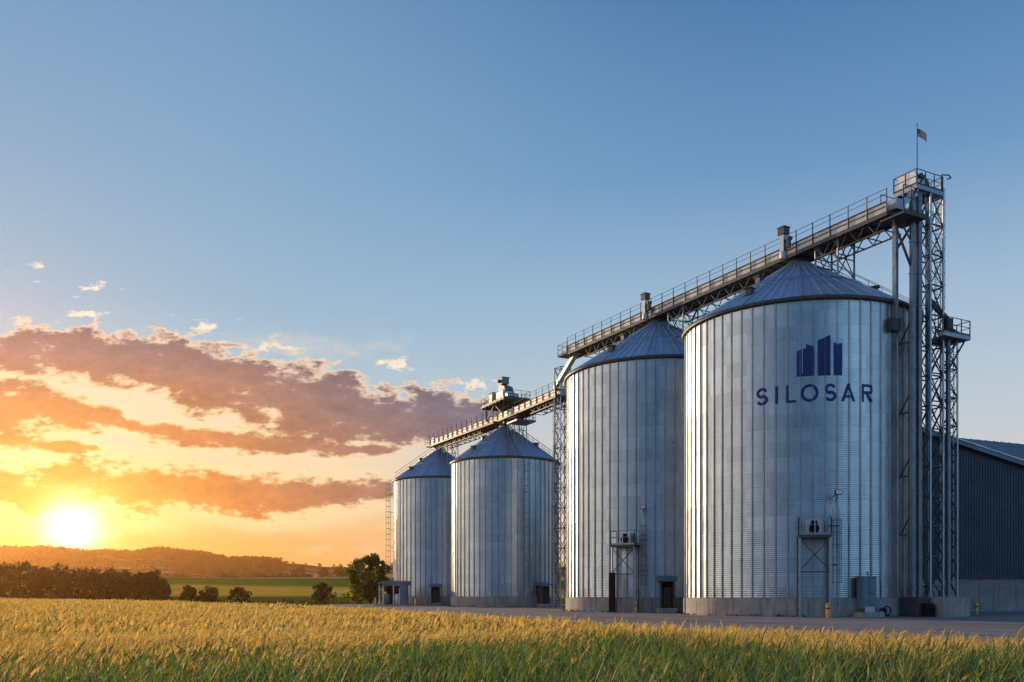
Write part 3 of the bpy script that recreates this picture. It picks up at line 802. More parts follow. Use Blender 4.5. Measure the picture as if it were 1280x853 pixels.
# ------------------------------------------------------------------ bucket elevator tower
def RP(al, pe, z=0.0): return S1 + ROW*al + PER*pe + UP*z
AX = (ROW, PER, UP)
base_c = RP(-11.35, 3.72)
r_ = thing('concrete_base', (base_c.x, base_c.y, 0), 'square concrete base block under the elevator tower', 'concrete block')
m_ = MB(); m_.box(UP*.7, (2.9, 3.1, 1.64), AX); m_.box(UP*1.55, (2.7, 2.9, .06), AX); m_.build('block', M['concrete'], r_)
TB = 1.58
tc_ = RP(-10.75, 3.1)
tower = lattice((tc_.x, tc_.y), (.75, .75), 0.0, 33.0, AX, 'tall steel elevator tower with lattice legs right of the lettered silo', 2.3, 'elevator_tower')
def tp(al, pe, z=0.0): return RP(al, pe, z) - tc_
for al, pe, sx, z1, lb in ((-10.95, .98, .38, 33.0, None), (-11.05, 1.58, .38, 33.0, None), (-10.95, 2.8, .36, 33.0, None), (-11.6, 4.3, .30, 22.2, None)):
    m_ = MB(); m_.box(tp(al, pe, z1/2+.2), (sx*.8, sx, z1-.4), AX)
    z = 2.2
    while z < z1: m_.box(tp(al, pe, z), (sx*.8+.08, sx+.08, .10), AX); z += 2.45
    m_.build('elevator_trunk', M['trunk_steel'], tower)
m_ = MB(); m_.box(tp(-10.95, 1.3, .8), (1.5, 1.3, 1.5), AX); m_.build('boot_housing', M['steel_dark'], tower)
m_ = MB(); m_.tube(tp(-11.9, 1.0, .75), tp(-11.9, 1.9, .75), .34, 16); m_.box(tp(-11.9, 1.45, .25), (.6, 1.0, .5), AX); m_.build('boot_motor', M['black'], tower)
for al in (-11.65, -10.15):       # outer ladder bay below the middle platform
    m_ = MB(); m_.bar(tp(al, 5.35, 1.55), tp(al, 5.35, 21.8), .11); m_.build('outer_leg', M['steel'], tower)
m_ = MB(); nb = 9
for i in range(nb):
    za, zb_ = 1.6+20.2*i/nb, 1.6+20.2*(i+1)/nb
    for a_, b_ in (((-11.5, 3.85), (-11.65, 5.35)), ((-10.0, 3.85), (-10.15, 5.35)), ((-11.65, 5.35), (-10.15, 5.35))):
        m_.bar(tp(*a_, za), tp(*b_, zb_), .065); m_.bar(tp(*b_, za), tp(*a_, zb_), .065); m_.bar(tp(*a_, zb_), tp(*b_, zb_), .085)
m_.build('outer_brace', M['steel_dark'], tower)
# ties from trunk to silo wall
for z in (6.4, 11, 16, 21.5):
    m_ = MB(); m_.bar(tp(-10.95, 1.3, z), tp(-9.7, 1.0, z), .12); m_.bar(tp(-10.95, 1.0, z), tp(-10.75, 2.4, z), .1)
    m_.bar(tp(-10.85, .95, z+1.6), tp(-9.8, 1.02, z+.05), .08)
    m_.build('wall_tie', M['steel_dark'], tower)
# top platform
TPZ = 33.1
tpl = MB(); tpl.box(tp(-10.42, 2.3, TPZ+.15), (2.2, 3.12, .3), AX)
for k in range(4): tpl.box(tp(-11.2+k*.52, 2.3, TPZ-.06), (.1, 3.0, .12), AX)
top_pl = tpl.build('top_platform', M['steel'], tower)
m_ = MB(); railing(m_, [tp(-11.48, .78, TPZ+.3), tp(-11.48, 3.82, TPZ+.3), tp(-9.37, 3.82, TPZ+.3), tp(-9.37, .78, TPZ+.3)], 1.2, 1.05, .032, closed=True)
m_.build('railing', M['steel_dark'], top_pl)
m_ = MB()
for s_ in (.95, 3.6):
    m_.bar(tp(-10.75, 2.2 if s_ < 2 else 3.3, TPZ-1.5), tp(-10.6, s_, TPZ-.1), .1)
m_.build('bracket', M['steel_dark'], top_pl)
# head and drive
hd = MB(); c0 = tp(-10.45, 1.35, TPZ+.3); w_ = .55
prof = [(-.95, 0), (.95, 0), (.95, .75)] + [(.95*math.cos(R(a)), .75+.5*math.sin(R(a))) for a in range(15, 180, 15)] + [(-.95, .75)]
n = len(prof); vs = [c0 + ROW*x + PER*k*w_ + UP*z for k in (-1, 1) for x, z in prof]
hd.add(vs, [tuple(range(n))[::-1], tuple(range(n, 2*n))] + [(i, (i+1) % n, (i+1) % n+n, i+n) for i in range(n)])
head = hd.build('elevator_head', M['steel_pale'], tower)
m_ = MB(); m_.tube(c0+PER*.6+UP*.72-ROW*.1, c0+PER*1.5+UP*.72-ROW*.1, .44, 18); m_.tube(c0+PER*1.5+UP*.72-ROW*.1, c0+PER*1.75+UP*.72-ROW*.1, .3, 14); m_.box(c0+PER*1.1+UP*.17, (.7, 1.1, .34), AX)
m_.build('drive_motor', M['green'], tower)
m_ = MB(); m_.bar(c0-ROW*.98-PER*.2+UP*.1, c0-ROW*.98+PER*.4+UP*.9, .16, .1); m_.tube(c0-ROW*1.0-PER*.1+UP*.75, c0-ROW*1.12-PER*.1+UP*.75, .2, 12); m_.build('drive_guard', M['steel_dark'], tower)
# link stage between gallery end and tower
m_ = MB(); m_.box(tp(-10.7, .2, DZ-.55), (2.2, 2.6, .16), AX)
lk = m_.build('link_stage', M['steel_dark'], tower)
m_ = MB(); railing(m_, [tp(-11.75, -1.05, DZ-.45), tp(-11.75, 1.45, DZ-.45)], 2.0, .8, .032); railing(m_, [tp(-9.65, -1.05, DZ-.45), tp(-9.65, 1.0, DZ-.45)], 2.0, .8, .032); m_.build('railing', M['steel_dark'], lk)
m_ = MB(); m_.bar(tp(-10.9, 1.3, TPZ-.1), tp(-10.5, -.1, DZ+.55), .5, .5); m_.box(tp(-10.45, -.2, DZ+.55), (.8, 1.0, .8), AX); m_.build('feed_chute', M['steel'], tower)
m_ = MB(); m_.bar(tp(-10.9, .9, DZ-4.2), tp(-10.6, -.8, DZ-.7), .14); m_.bar(tp(-10.9, .9, DZ-2.2), tp(-10.6, .1, DZ-.7), .1); m_.build('stage_brace', M['steel_dark'], tower)
# middle platform
MPZ = 21.85
mpm = MB(); mpm.box(tp(-12.0, 4.5, MPZ+.15), (.56, 3.2, .3), AX); mpm.box(tp(-10.8, 5.02, MPZ+.15), (1.84, 2.16, .3), AX)
mid = mpm.build('middle_platform', M['steel'], tower)
m_ = MB(); railing(m_, [tp(-9.92, 3.98, MPZ+.3), tp(-9.92, 6.06, MPZ+.3), tp(-12.24, 6.06, MPZ+.3), tp(-12.24, 2.94, MPZ+.3), tp(-11.75, 2.94, MPZ+.3)], 1.2, 1.1, .032); m_.build('railing', M['steel_dark'], mid)
m_ = MB()
for s_ in (-11.85, -10.1): m_.bar(tp(s_, 3.9, MPZ-2.6), tp(s_, 5.9, MPZ-.05), .1); m_.bar(tp(s_, 3.9, MPZ-1.4), tp(s_, 5.0, MPZ-.05), .08)
m_.build('bracket', M['steel_dark'], mid)
m_ = MB(); m_.tube(tp(-11.2, 4.9, MPZ+.75), tp(-11.2, 5.4, MPZ+.75), .33, 16); m_.box(tp(-11.2, 5.15, MPZ+.4), (.6, .5, .2), AX); m_.build('platform_motor', M['black'], mid)
m_ = MB(); m_.bar(tp(-10.75, 3.1, MPZ+3.2), tp(-11.5, 4.3, MPZ+1.6), .34, .34); m_.box(tp(-11.55, 4.3, MPZ+1.2), (.45, .5, .9), AX); m_.build('diverter_spout', M['steel_dark'], tower)
# ladders on the tower
def tl(al, pe, z0, z1, label):
    p = RP(al, pe); return ladder((p.x, p.y, 0), PER, z0, z1, label, 'caged ladders on the elevator tower', True, .5)
tl(-10.6, 4.4, MPZ+.35, TPZ+1.3, 'upper caged ladder between the middle and top platforms of the elevator tower')
tl(-10.9, 5.55, 1.6, MPZ-.05, 'lower caged ladder from the concrete base to the middle platform of the elevator tower')
# davit arm on top corner
m_ = MB(); q0 = tp(-11.3, 3.9, TPZ+1.5); m_.path([q0-UP*1.2, q0+UP*.25, q0+PER*.55-ROW*.25+UP*.25, q0+PER*.75-ROW*.3+UP*.05, q0+PER*.4-ROW*.2-UP*.1], .05, 7); m_.build('davit_arm', M['steel_dark'], tower)
# flag pole
fp = RP(-11.56, .72, TPZ+.1)
r_ = thing('flagpole', fp, 'thin flagpole with a small faded red and white flag atop the elevator tower', 'flagpole')
m_ = MB(); m_.tube(UP*0, UP*4.7, .045, 8, .028); m_.lathe([(0, 4.82), (.06, 4.76), (.06, 4.72), (0, 4.66)], 10); m_.build('pole', M['steel_dark'], r_)
fl = []; NX, NZ = 14, 8
fdir = Vector((.96, .28, 0)); fper = Vector((-.28, .96, 0))
def fpt(i, j): 
    u = i/NX; return fdir*(u*.92) + fper*(.09*math.sin(u*7)*u) + UP*(4.42 - .62*(j/NZ) - .30*u**1.3 + .05*math.sin(u*6))
m_ = MB(); vs = [fpt(i, j) for j in range(NZ+1) for i in range(NX+1)]
W1 = NX+1
fs = [(j*W1+i, j*W1+i+1, (j+1)*W1+i+1, (j+1)*W1+i) for j in range(NZ) for i in range(NX)]
m_.add(vs, fs, True); flag = m_.build('flag', M['red'], r_); flag.data.materials.append(M['cream_cloth']); flag.data.materials.append(M['canton'])
for k, p in enumerate(flag.data.polygons):
    j, i = divmod(k, NX); p.material_index = (2 if (j < 4 and i < 5) else (j % 2))
sol = flag.modifiers.new('thick', 'SOLIDIFY'); sol.thickness = .012

# ------------------------------------------------------------------ ground level equipment
def wallpt(c, r, px):            # point on a silo wall seen at photo column px, with its outward direction
    a = math.atan((px-640)/F); d = Vector((math.sin(a), math.cos(a), 0)); b = d.dot(c); t_ = b - math.sqrt(max(0, b*b - c.length_squared + r*r))
    p = d*t_; return p, (p-c).normalized()

def fan_platform(c, r, px, deck, label, w=2.35, dep=1.7):
    p, o = wallpt(c, r, px); s = UP.cross(o); ax = (s, o, UP)
    root = thing('access_platform', (p.x, p.y, 0), label, 'platform', 'access platforms against the silo walls')
    m_ = MB(); m_.box(o*(dep/2+.16)+UP*deck, (w, dep, .22), ax); m_.build('deck', M['steel_dark'], root)
    m_ = MB(); a, b = s*w/2, -s*w/2; railing(m_, [a+o*.2+UP*(deck+.1), a+o*(dep+.1)+UP*(deck+.1), b+o*(dep+.1)+UP*(deck+.1), b+o*.2+UP*(deck+.1)], 1.35, 1.2, .03)
    m_.build('railing', M['steel'], root)
    for i in (-1, 1):
        for q in (.35, dep+.02):
            m_ = MB(); m_.bar(s*i*(w/2-.08)+o*q+UP*.02, s*i*(w/2-.08)+o*q+UP*(deck-.1), .15 if q > 1 else .11); m_.box(s*i*(w/2-.08)+o*q+UP*.06, (.34, .34, .08), ax); m_.build('leg', M['steel'] if q > 1 else M['steel_dark'], root)
    m_ = MB(); q = dep+.02; a, b = s*(w/2-.08)+o*q, -s*(w/2-.08)+o*q
    m_.bar(a+UP*(deck-2.6), b+UP*(deck-.2), .07); m_.bar(b+UP*(deck-2.6), a+UP*(deck-.2), .07); m_.bar(a+UP*(deck-2.7), b+UP*(deck-2.7), .09)
    m_.build('cross_brace', M['steel_dark'], root)
    m_ = MB(); m_.bar(a+UP*2.0, a+UP*2.0-o*1.6, .07); m_.build('side_tie', M['steel_dark'], root)
    return p, o, s, root
p1, o1, s1, _ = fan_platform(S1, RB, 1015, 6.15, 'access platform on legs in front of the lettered silo')
p2, o2, s2, _ = fan_platform(S2, RB, 786, 6.4, 'access platform on legs in front of the plain tall silo')
for p, o, s, zz, lb in ((p1, o1, s1, 6.26, 'boxed ventilation fan on the platform of the lettered silo'), (p2, o2, s2, 6.51, 'boxed ventilation fan on the platform of the plain tall silo')):
    r_ = thing('ventilation_fan', (p.x, p.y, zz), lb, 'fan', 'boxed fans on the access platforms'); ax = (s, o, UP)
    m_ = MB(); m_.box(o*.75+UP*.62, (1.1, .9, 1.2), ax); m_.build('fan_box', M['steel_pale'], r_)
    m_ = MB(); m_.tube(o*1.2+UP*.5, o*1.42+UP*.5, .36, 18); m_.box(o*1.3+UP*.1, (.8, .4, .2), ax); m_.box(o*1.3+UP*.95-s*.0, (.42, .3, .3), ax); m_.build('fan_motor', M['black'], r_)
def side_ladder(c, r, px, z1, label, group):
    p, o = wallpt(c, r, px); q = p + o*.62
    l = ladder((q.x, q.y, 0), o, .25, z1, label, group)
    return p, o, l
def floodlight(p, o, z, label):
    r_ = thing('floodlight', (p.x, p.y, z), label, 'lamp', 'floodlights above the ladders'); s = UP.cross(o)
    m_ = MB(); m_.bar(o*.05, o*1.05+UP*.15, .07); m_.bar(o*.3-UP*.5, o*.9+UP*.1, .05); m_.build('arm', M['steel_dark'], r_)
    m_ = MB(); m_.box(o*1.15+UP*.2, (.5, .28, .36), (s, o, UP)); m_.build('lamp_body', M['steel_dark'], r_)
    m_ = MB(); m_.box(o*1.30+UP*.2, (.42, .02, .28), (s, o, UP)); m_.build('lamp_glass', M['white'], r_)
p, o, _ = side_ladder(S1, RB, 1042, 8.3, 'short caged ladder beside the platform of the lettered silo', 'caged ladders on the silo walls'); floodlight(p, o, 9.3, 'floodlight above the short ladder of the lettered silo')
p, o, _ = side_ladder(S2, RB, 806, 8.9, 'short caged ladder beside the platform of the plain tall silo', 'caged ladders on the silo walls'); floodlight(p, o, 9.9, 'floodlight above the short ladder of the plain tall silo')
side_ladder(S3, RS, 656, 20.9, 'full height caged ladder on the silo below the machine platform', 'caged ladders on the silo walls')
# ladder on the left flank of silo 4, seen against the sky
o4 = Vector((-1, -.10, 0)).normalized(); q4 = S4 + o4*(RS+.6)
ladder((q4.x, q4.y, 0), o4, 3.0, 20.8, 'full height caged ladder on the left flank of the end silo', 'caged ladders on the silo walls')

def hatch(c, r, px, label, w=1.4):
    p, o = wallpt(c, r+.17, px); s = UP.cross(o); ax = (s, o, UP)
    root = thing('silo_door', (p.x, p.y, 0), label, 'door', 'dark doorways at the silo feet')
    m_ = MB(); m_.box(o*.55+UP*1.72, (w-.3, .9, 2.4), ax); m_.build('recess', M['dark'], root)
    for i in (-1, 1):
        m_ = MB(); m_.box(o*.56+s*i*(w/2-.1)+UP*1.74, (.12, 1.1, 2.5), ax); m_.build('jamb', M['steel_dark'], root)
    m_ = MB(); m_.add([s*i*(w/2+.25)+o*y+UP*z for i in (-1, 1) for y, z in ((-.05, 3.55), (1.55, 3.2), (1.55, 3.02), (-.05, 3.05))], [(0,1,2,3),(7,6,5,4),(0,4,5,1),(1,5,6,2),(2,6,7,3),(3,7,4,0)]); m_.build('canopy', M['cabinet'], root)
    m_ = MB(); m_.box(o*.8+UP*.24, (w+.5, 1.6, .46), ax); m_.box(o*1.9+UP*.12, (w, .6, .22), ax); m_.build('step', M['concrete'], root)
    m_ = MB(); m_.box(o*1.03+UP*1.5, (w-.6, .05, 1.9), ax); m_.box(o*1.05+UP*1.05+s*.1, (w-.85, .06, .7), ax); m_.tube(o*1.05+UP*2.2, o*1.2+UP*2.2, .16, 12); m_.build('door_leaf', M['door_paint'], root)
hatch(S2, RB, 833, 'dark doorway with blue canopy at the foot of the plain tall silo', 1.35)
hatch(S3, RS, 676, 'dark doorway with blue canopy at the foot of the silo below the machine platform')
hatch(S4, RS, 545, 'dark doorway with blue canopy at the foot of the end silo')
# black cable duct by platform 2
p, o = wallpt(S2, RB+.17, 774); s = UP.cross(o)
r_ = thing('cable_duct', (p.x, p.y, 0), 'upright black duct standing at the plain tall silo plinth', 'duct')
m_ = MB(); m_.box(o*1.6+UP*1.95, (.52, .4, 3.8), (s, o, UP)); m_.build('duct_body', M['black'], r_)
m_ = MB(); m_.box(o*1.6+UP*.06, (.8, .7, .12), (s, o, UP)); m_.build('foot_plate', M['steel_dark'], r_)
# electric cabinet on silo 1
p, o = wallpt(S1, RB+.17, 1078); s = UP.cross(o); ax = (s, o, UP)
r_ = thing('electric_cabinet', (p.x, p.y, 0), 'tall blue grey electric cabinet on a concrete step by the lettered silo', 'cabinet')
m_ = MB(); m_.box(o*.55+UP*1.85, (1.15, .8, 2.4), ax); m_.box(o*.55+UP*3.08, (1.3, .95, .08), ax); m_.build('cabinet_body', M['cabinet'], r_)
for k in (-1, 1):
    m_ = MB(); m_.box(o*.965+s*k*.275+UP*1.95, (.52, .03, 2.1), ax); m_.box(o*.99+s*k*.06+UP*1.9, (.04, .04, .25), ax); m_.build('door', M['cabinet'], r_)
m_ = MB(); m_.box(o*.97+UP*.6, (.8, .04, .42), ax); m_.build('vent_panel', M['steel'], r_)
m_ = MB(); m_.box(o*.75+UP*.2, (1.9, 1.5, .38), ax); m_.build('step', M['concrete'], r_)
m_ = MB(); m_.bar(o*.5+s*.75+UP*2.7, o*.5+s*.45+UP*2.7, .25); m_.tube(o*.5+s*.2+UP*3.1, o*.3+s*.2+UP*3.5, .05, 8); m_.build('conduit', M['steel_dark'], r_)
# pipe valves near plinth
p, o = wallpt(S1, RB+.17, 1100); s = UP.cross(o)
r_ = thing('pipe_valve', (p.x, p.y, 0), 'dark coiled hose and pipe valve at the lettered silo plinth', 'valve')
m_ = MB(); m_.tube(o*.1+UP*.6, o*.6+UP*.6, .09, 10); m_.tube(o*.6+UP*.6, o*.6+UP*.05, .09, 10); m_.build('pipe', M['black'], r_)
m_ = MB(); m_.path([o*.75+s*.34*math.cos(a)+UP*(.5+.34*math.sin(a)) for a in [2*PI*k/16 for k in range(17)]], .05, 7); m_.build('hose_coil', M['black'], r_)
# bollards
def bollard():
    root = thing('bollard', (0,0,0), 'x', 'bollard', 'yellow bollards along the silos')
    m_ = MB(); m_.lathe([(.0, 0), (.21, 0), (.21, .02)], 20); m_.lathe([(.17, 0), (.17, .98), (.15, 1.06), (.09, 1.11), (0, 1.12)], 20); m_.build('post', M['yellow'], root)
    m_ = MB(); m_.lathe([(.173, .66), (.176, .67), (.176, .73), (.173, .74)], 20); m_.build('band', M['black'], root)
    m_ = MB(); m_.lathe([(.173, .36), (.176, .37), (.176, .43), (.173, .44)], 20); m_.build('band', M['cream_cloth'], root)
    return root
b0 = bollard()
for k, (px, Y, lb) in enumerate(((1035, 67.5, 'yellow bollard in front of the lettered silo by its ladder'), (1220, 78.5, 'yellow bollard alone near the dark warehouse wall'), (796, 89.0, 'yellow bollard at the foot of the plain tall silo'), (520, 147.0, 'small yellow bollard in front of the end silo'))):
    o = b0 if k == 0 else copy_tree(b0); o.location = (at(px, Y), Y, .02); o['label'] = lb
# steel kiosk at silo 4
kx, kY = at(493, 146), 146.0
r_ = thing('steel_kiosk', (kx, kY, .02), 'open steel kiosk with posts and tanks left of the end silo', 'kiosk', None, R(-8))
m_ = MB(); m_.box((.35, 0, 3.55), (3.9, 2.6, .7)); m_.box((-1.75, 0, 3.62), (1.1, 2.4, .3)); m_.build('roof', M['cabinet'], r_)
for x, y in ((-2.15, -1.1), (-1.5, -1.1), (-2.15, 1.1), (.15, -1.1), (2.2, 1.1)):
    m_ = MB(); m_.box((x, y, 1.6), (.16, .16, 3.2)); m_.build('post', M['white'], r_)
m_ = MB(); m_.lathe([(0, .1), (.5, .1), (.5, 1.7), (.35, 1.85), (0, 1.9)], 20, (-1.1, -.6, 0)); m_.build('tank', M['cabinet'], r_)
m_ = MB(); m_.lathe([(0, .1), (.5, .1), (.5, 1.7), (.35, 1.85), (0, 1.9)], 20, (.75, -.6, 0)); m_.build('tank', M['white'], r_)
m_ = MB(); m_.box((1.75, -.5, 1.6), (.95, 1.6, 3.2)); m_.build('side_cabinet', M['cabinet'], r_)
m_ = MB(); m_.box((1.2, -1.32, 1.5), (.12, .04, 2.6)); m_.build('pipe', M['white'], r_)
m_ = MB(); m_.box((-.2, .9, 1.6), (2.6, .1, 3.1)); m_.build('back_panel', M['dark'], r_)
m_ = MB(); m_.box((0, 0, .1), (4.8, 2.9, .2)); m_.build('floor_slab', M['concrete'], r_)
r_ = thing('marker_post', (at(469, 148), 148, 0), 'short pale marker post beside the steel kiosk', 'post')
m_ = MB(); m_.lathe([(.13, 0), (.13, 1.25), (.08, 1.33), (0, 1.34)], 12); m_.build('post', M['cream_cloth'], r_)
m_ = MB(); m_.box((0, 0, .08), (.5, .5, .16)); m_.build('foot', M['concrete'], r_)

# ------------------------------------------------------------------ warehouse on the right
def warehouse():
    YF, YB = 93.0, 121.0
    root = thing('warehouse', (at(1235, YF), YF, 0), 'dark blue ribbed warehouse with concrete base wall at right', 'warehouse')
    O = Vector((at(1235, YF), YF, 0)); xa, xb = at(1128, YF), at(1128, YF)+54
    slope = -(15.9-13.3)/(at(1280, YF)-at(1183, YF)); x0 = at(1183, YF)
    def zf(x): return CAMZ + 15.9 + slope*(x-x0)
    def zb(x): return 22.6 - .097*(x-57.1)
    plz = 3.45
    m_ = MB(); m_.box(Vector(((xa+xb)/2, (YF+YB)/2, plz/2-.1))-O, (xb-xa, YB-YF, plz+.2)); m_.build('base_wall', M['concrete'], root)
    m_ = MB(); n = int((xb-xa)/.28)
    prof = []
    for i in range(n):
        x = xa+(xb-xa)*i/n; w_ = (xb-xa)/n
        prof += [(x, 0), (x+w_*.55, 0), (x+w_*.62, -.055), (x+w_*.93, -.055)]
    prof.append((xb, 0)); vs = []
    for x, dy in prof: vs += [Vector((x, YF-.12+dy, plz+.03))-O, Vector((x, YF-.12+dy, zf(x)-.15))-O]
    m_.add(vs, [(2*i, 2*i+2, 2*i+3, 2*i+1) for i in range(len(prof)-1)])
    for xx in (xa, xb): m_.add([Vector((xx, YF-.12, plz+.03))-O, Vector((xx, YB, plz+.03))-O, Vector((xx, YB, zb(xx)-.2))-O, Vector((xx, YF-.12, zf(xx)-.15))-O], [(0,1,2,3)])
    m_.add([Vector((xa, YB, plz+.03))-O, Vector((xb, YB, plz+.03))-O, Vector((xb, YB, zb(xb)-.2))-O, Vector((xa, YB, zb(xa)-.2))-O], [(0,1,2,3)])
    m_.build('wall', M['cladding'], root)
    m_ = MB(); n = 54
    for i in range(n):
        xl, xr = xa-.5+(xb-xa+1)*i/n, xa-.5+(xb-xa+1)*(i+1)/n
        xm = xl+(xr-xl)*.86
        for u, v, h in ((xl, xm, 0), (xm, xr, .07)):
            P = [(u, YF-.7, zf(u)+h), (v, YF-.7, zf(v)+h), (v, YB+.3, zb(v)+h), (u, YB+.3, zb(u)+h)]
            m_.add([Vector(p)-O for p in P] + [Vector(p)-O-UP*.12 for p in P], [(0,1,2,3),(7,6,5,4),(0,4,5,1),(1,5,6,2),(2,6,7,3),(3,7,4,0)])
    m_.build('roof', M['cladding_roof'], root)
    m_ = MB(); m_.bar(Vector((xa-.5, YF-.74, zf(xa-.5)-.22))-O, Vector((xb+.5, YF-.74, zf(xb+.5)-.22))-O, .05, .46); m_.build('fascia', M['cladding_roof'], root)
    m_ = MB(); m_.bar(Vector((xa-.5, YF-.82, zf(xa-.5)+.04))-O, Vector((xb+.5, YF-.82, zf(xb+.5)+.04))-O, .1, .1); m_.build('gutter', M['steel_pale'], root)
    m_ = MB(); m_.box(Vector(((xa+xb)/2, YF-.22, plz+.02))-O, (xb-xa, .16, .14)); m_.build('base_flashing', M['steel_dark'], root)
warehouse()

# ------------------------------------------------------------------ trees
def leaf_cloud(clumps, per, size, R_=None):
    """clumps: list of (cx,cy,cz,rx,ry,rz); scattered leaf quads gathered on twigs near each clump's shell"""
    rs = R_ or NR; C, U, W = [], [], []
    for c in clumps:
        c = np.array(c); n = int(per)
        nt = max(6, n//9)
        d = rs.normal(size=(nt, 3)); d /= np.linalg.norm(d, axis=1)[:, None]
        rad = rs.uniform(.35, 1.08, (nt, 1))**.6
        tw = c[:3] + d*rad*c[3:]
        k = rs.integers(0, nt, n); p = tw[k] + rs.normal(0, 1, (n, 3))*c[3:].mean()*.13
        C.append(p)
    C = np.vstack(C); n = len(C)
    u = rs.normal(size=(n, 3)); u /= np.linalg.norm(u, axis=1)[:, None]
    w = np.cross(u, rs.normal(size=(n, 3))); w /= np.linalg.norm(w, axis=1)[:, None]
    s = size*rs.uniform(.6, 1.35, (n, 1))
    V = np.stack([C-u*s, C-w*s*.55, C+u*s, C+w*s*.55], 1).reshape(-1, 3)
    return V, np.arange(n*4).reshape(-1, 4)
def tree(name, loc, h, w, seed, label, cat, group, lm, nclump=16, per=170, leaf=.16, trunk_f=.28, flat=.8, bush=False):
    rs = np.random.default_rng(seed); pr_ = random.Random(seed)
    root = thing(name, loc, label, cat, group)
    m_ = MB(); th = h*trunk_f; r0 = h*.022
    pts = [Vector((0, 0, -.3)), Vector((pr_.uniform(-.1, .1)*w*.1, 0, th*.6)), Vector((pr_.uniform(-.1, .1)*w*.2, pr_.uniform(-.1, .1)*w*.2, th)), Vector((pr_.uniform(-.1, .1)*w, pr_.uniform(-.1, .1)*w, h*.72))]
    rr_ = [r0*1.5, r0, r0*.85, r0*.25]
    for i in range(3): m_.tube(pts[i], pts[i+1], rr_[i], 8, rr_[i+1], cap=False)
    cl = []
    for i in range(nclump):
        a = i*2.399+pr_.uniform(-.4, .4); f = (i+.5)/nclump; zz = (.06 if bush else trunk_f*.75) + (1-(.06 if bush else trunk_f*.75))*f*.9
        env = math.sin(PI*min(1, max(.12, (f*.86+.12))))**.7
        if bush and f < .5: env = max(env, .9)
        rad = w/2*env*pr_.uniform(.3, .98)
        cr = w*(pr_.uniform(.11, .2) if bush else pr_.uniform(.085, .17))
        c = (math.cos(a)*rad, math.sin(a)*rad, h*zz, cr, cr, cr*flat); cl.append(c)
        st_ = pts[2] if not bush else Vector((0, 0, .1)); q = Vector(c[:3])
        mid_ = st_.lerp(q, .5) + UP*h*.04
        m_.tube(st_, mid_, r0*.5, 5, r0*.3, cap=False); m_.tube(mid_, q, r0*.3, 5, r0*.08, cap=False)
    m_.build('trunk', M['bark'], root)
    V, Q = leaf_cloud(cl, per, leaf, rs); V[:, 2] = np.maximum(V[:, 2], .02)
    np_mesh('crown', V, Q, lm, parent=root)
    return root
def hz(x, y): return float(height(x, y))
# big tree left of silo 4
x, y = at(463, 172), 172; tree('broadleaf_tree', (x, y, hz(x, y)), 9.6, 8.6, 3, 'large leafy tree with uneven crown left of the end silo', 'tree', None, M['leaf'], 30, 420, .21, .16)
x, y = at(447, 168), 168; tree('shrub', (x, y, hz(x, y)), 3.8, 4.6, 31, 'low shrub at the foot of the large leafy tree', 'shrub', None, M['leaf'], 10, 160, .17, .1, bush=True)
x, y = at(403, 152), 152; tree('young_tree', (x, y, hz(x, y)), 3.9, 3.9, 5, 'small round young tree standing alone on the verge', 'tree', None, M['leaf_light'], 30, 170, .14, .28)
for k, (px, Y, h, w, lb) in enumerate(((237, 176, 3.5, 4.4, 'left bush of the joined dark pair behind the wheat'), (262, 178, 3.2, 4.6, 'right bush of the joined dark pair behind the wheat'), (299, 176, 3.2, 4.2, 'single dark bush right of the joined pair behind the wheat'))):
    x, y = at(px, Y), Y; tree('bush', (x, y, hz(x, y)), h, w, 40+k, lb, 'bush', 'dark bushes behind the wheat', M['leaf_bush'], 13, 300, .16, .1, bush=True)
# hedgerow trees beyond the left part of the wheat
hedge = [(-62, 215, 9.5, 10), (-30, 222, 10.5, 11), (2, 214, 9.0, 9), (26, 226, 9.6, 10), (50, 216, 8.2, 9), (72, 224, 8.6, 10), (94, 214, 7.4, 9), (116, 222, 8.0, 9), (136, 213, 7.6, 8.5), (155, 219, 7.4, 8), (174, 212, 7.0, 7.5), (190, 216, 7.6, 7.5), (202, 211, 5.2, 5.5)]
for k, (px, Y, h, w) in enumerate(hedge):
    x, y = at(px, Y), Y
    ws = 'hedgerow tree under the sun glow, one of the closed row beyond the wheat' if k < 11 else ('tallest rounded tree near the right end of the hedgerow' if k == 11 else 'lowest tree closing the right end of the hedgerow')
    tree('hedgerow_tree', (x, y, hz(x, y)-.3), h, w, 60+k, ws, 'tree', 'hedgerow trees beyond the wheat', M['leaf_hedge'], 17, 230, .27, .06, bush=True)
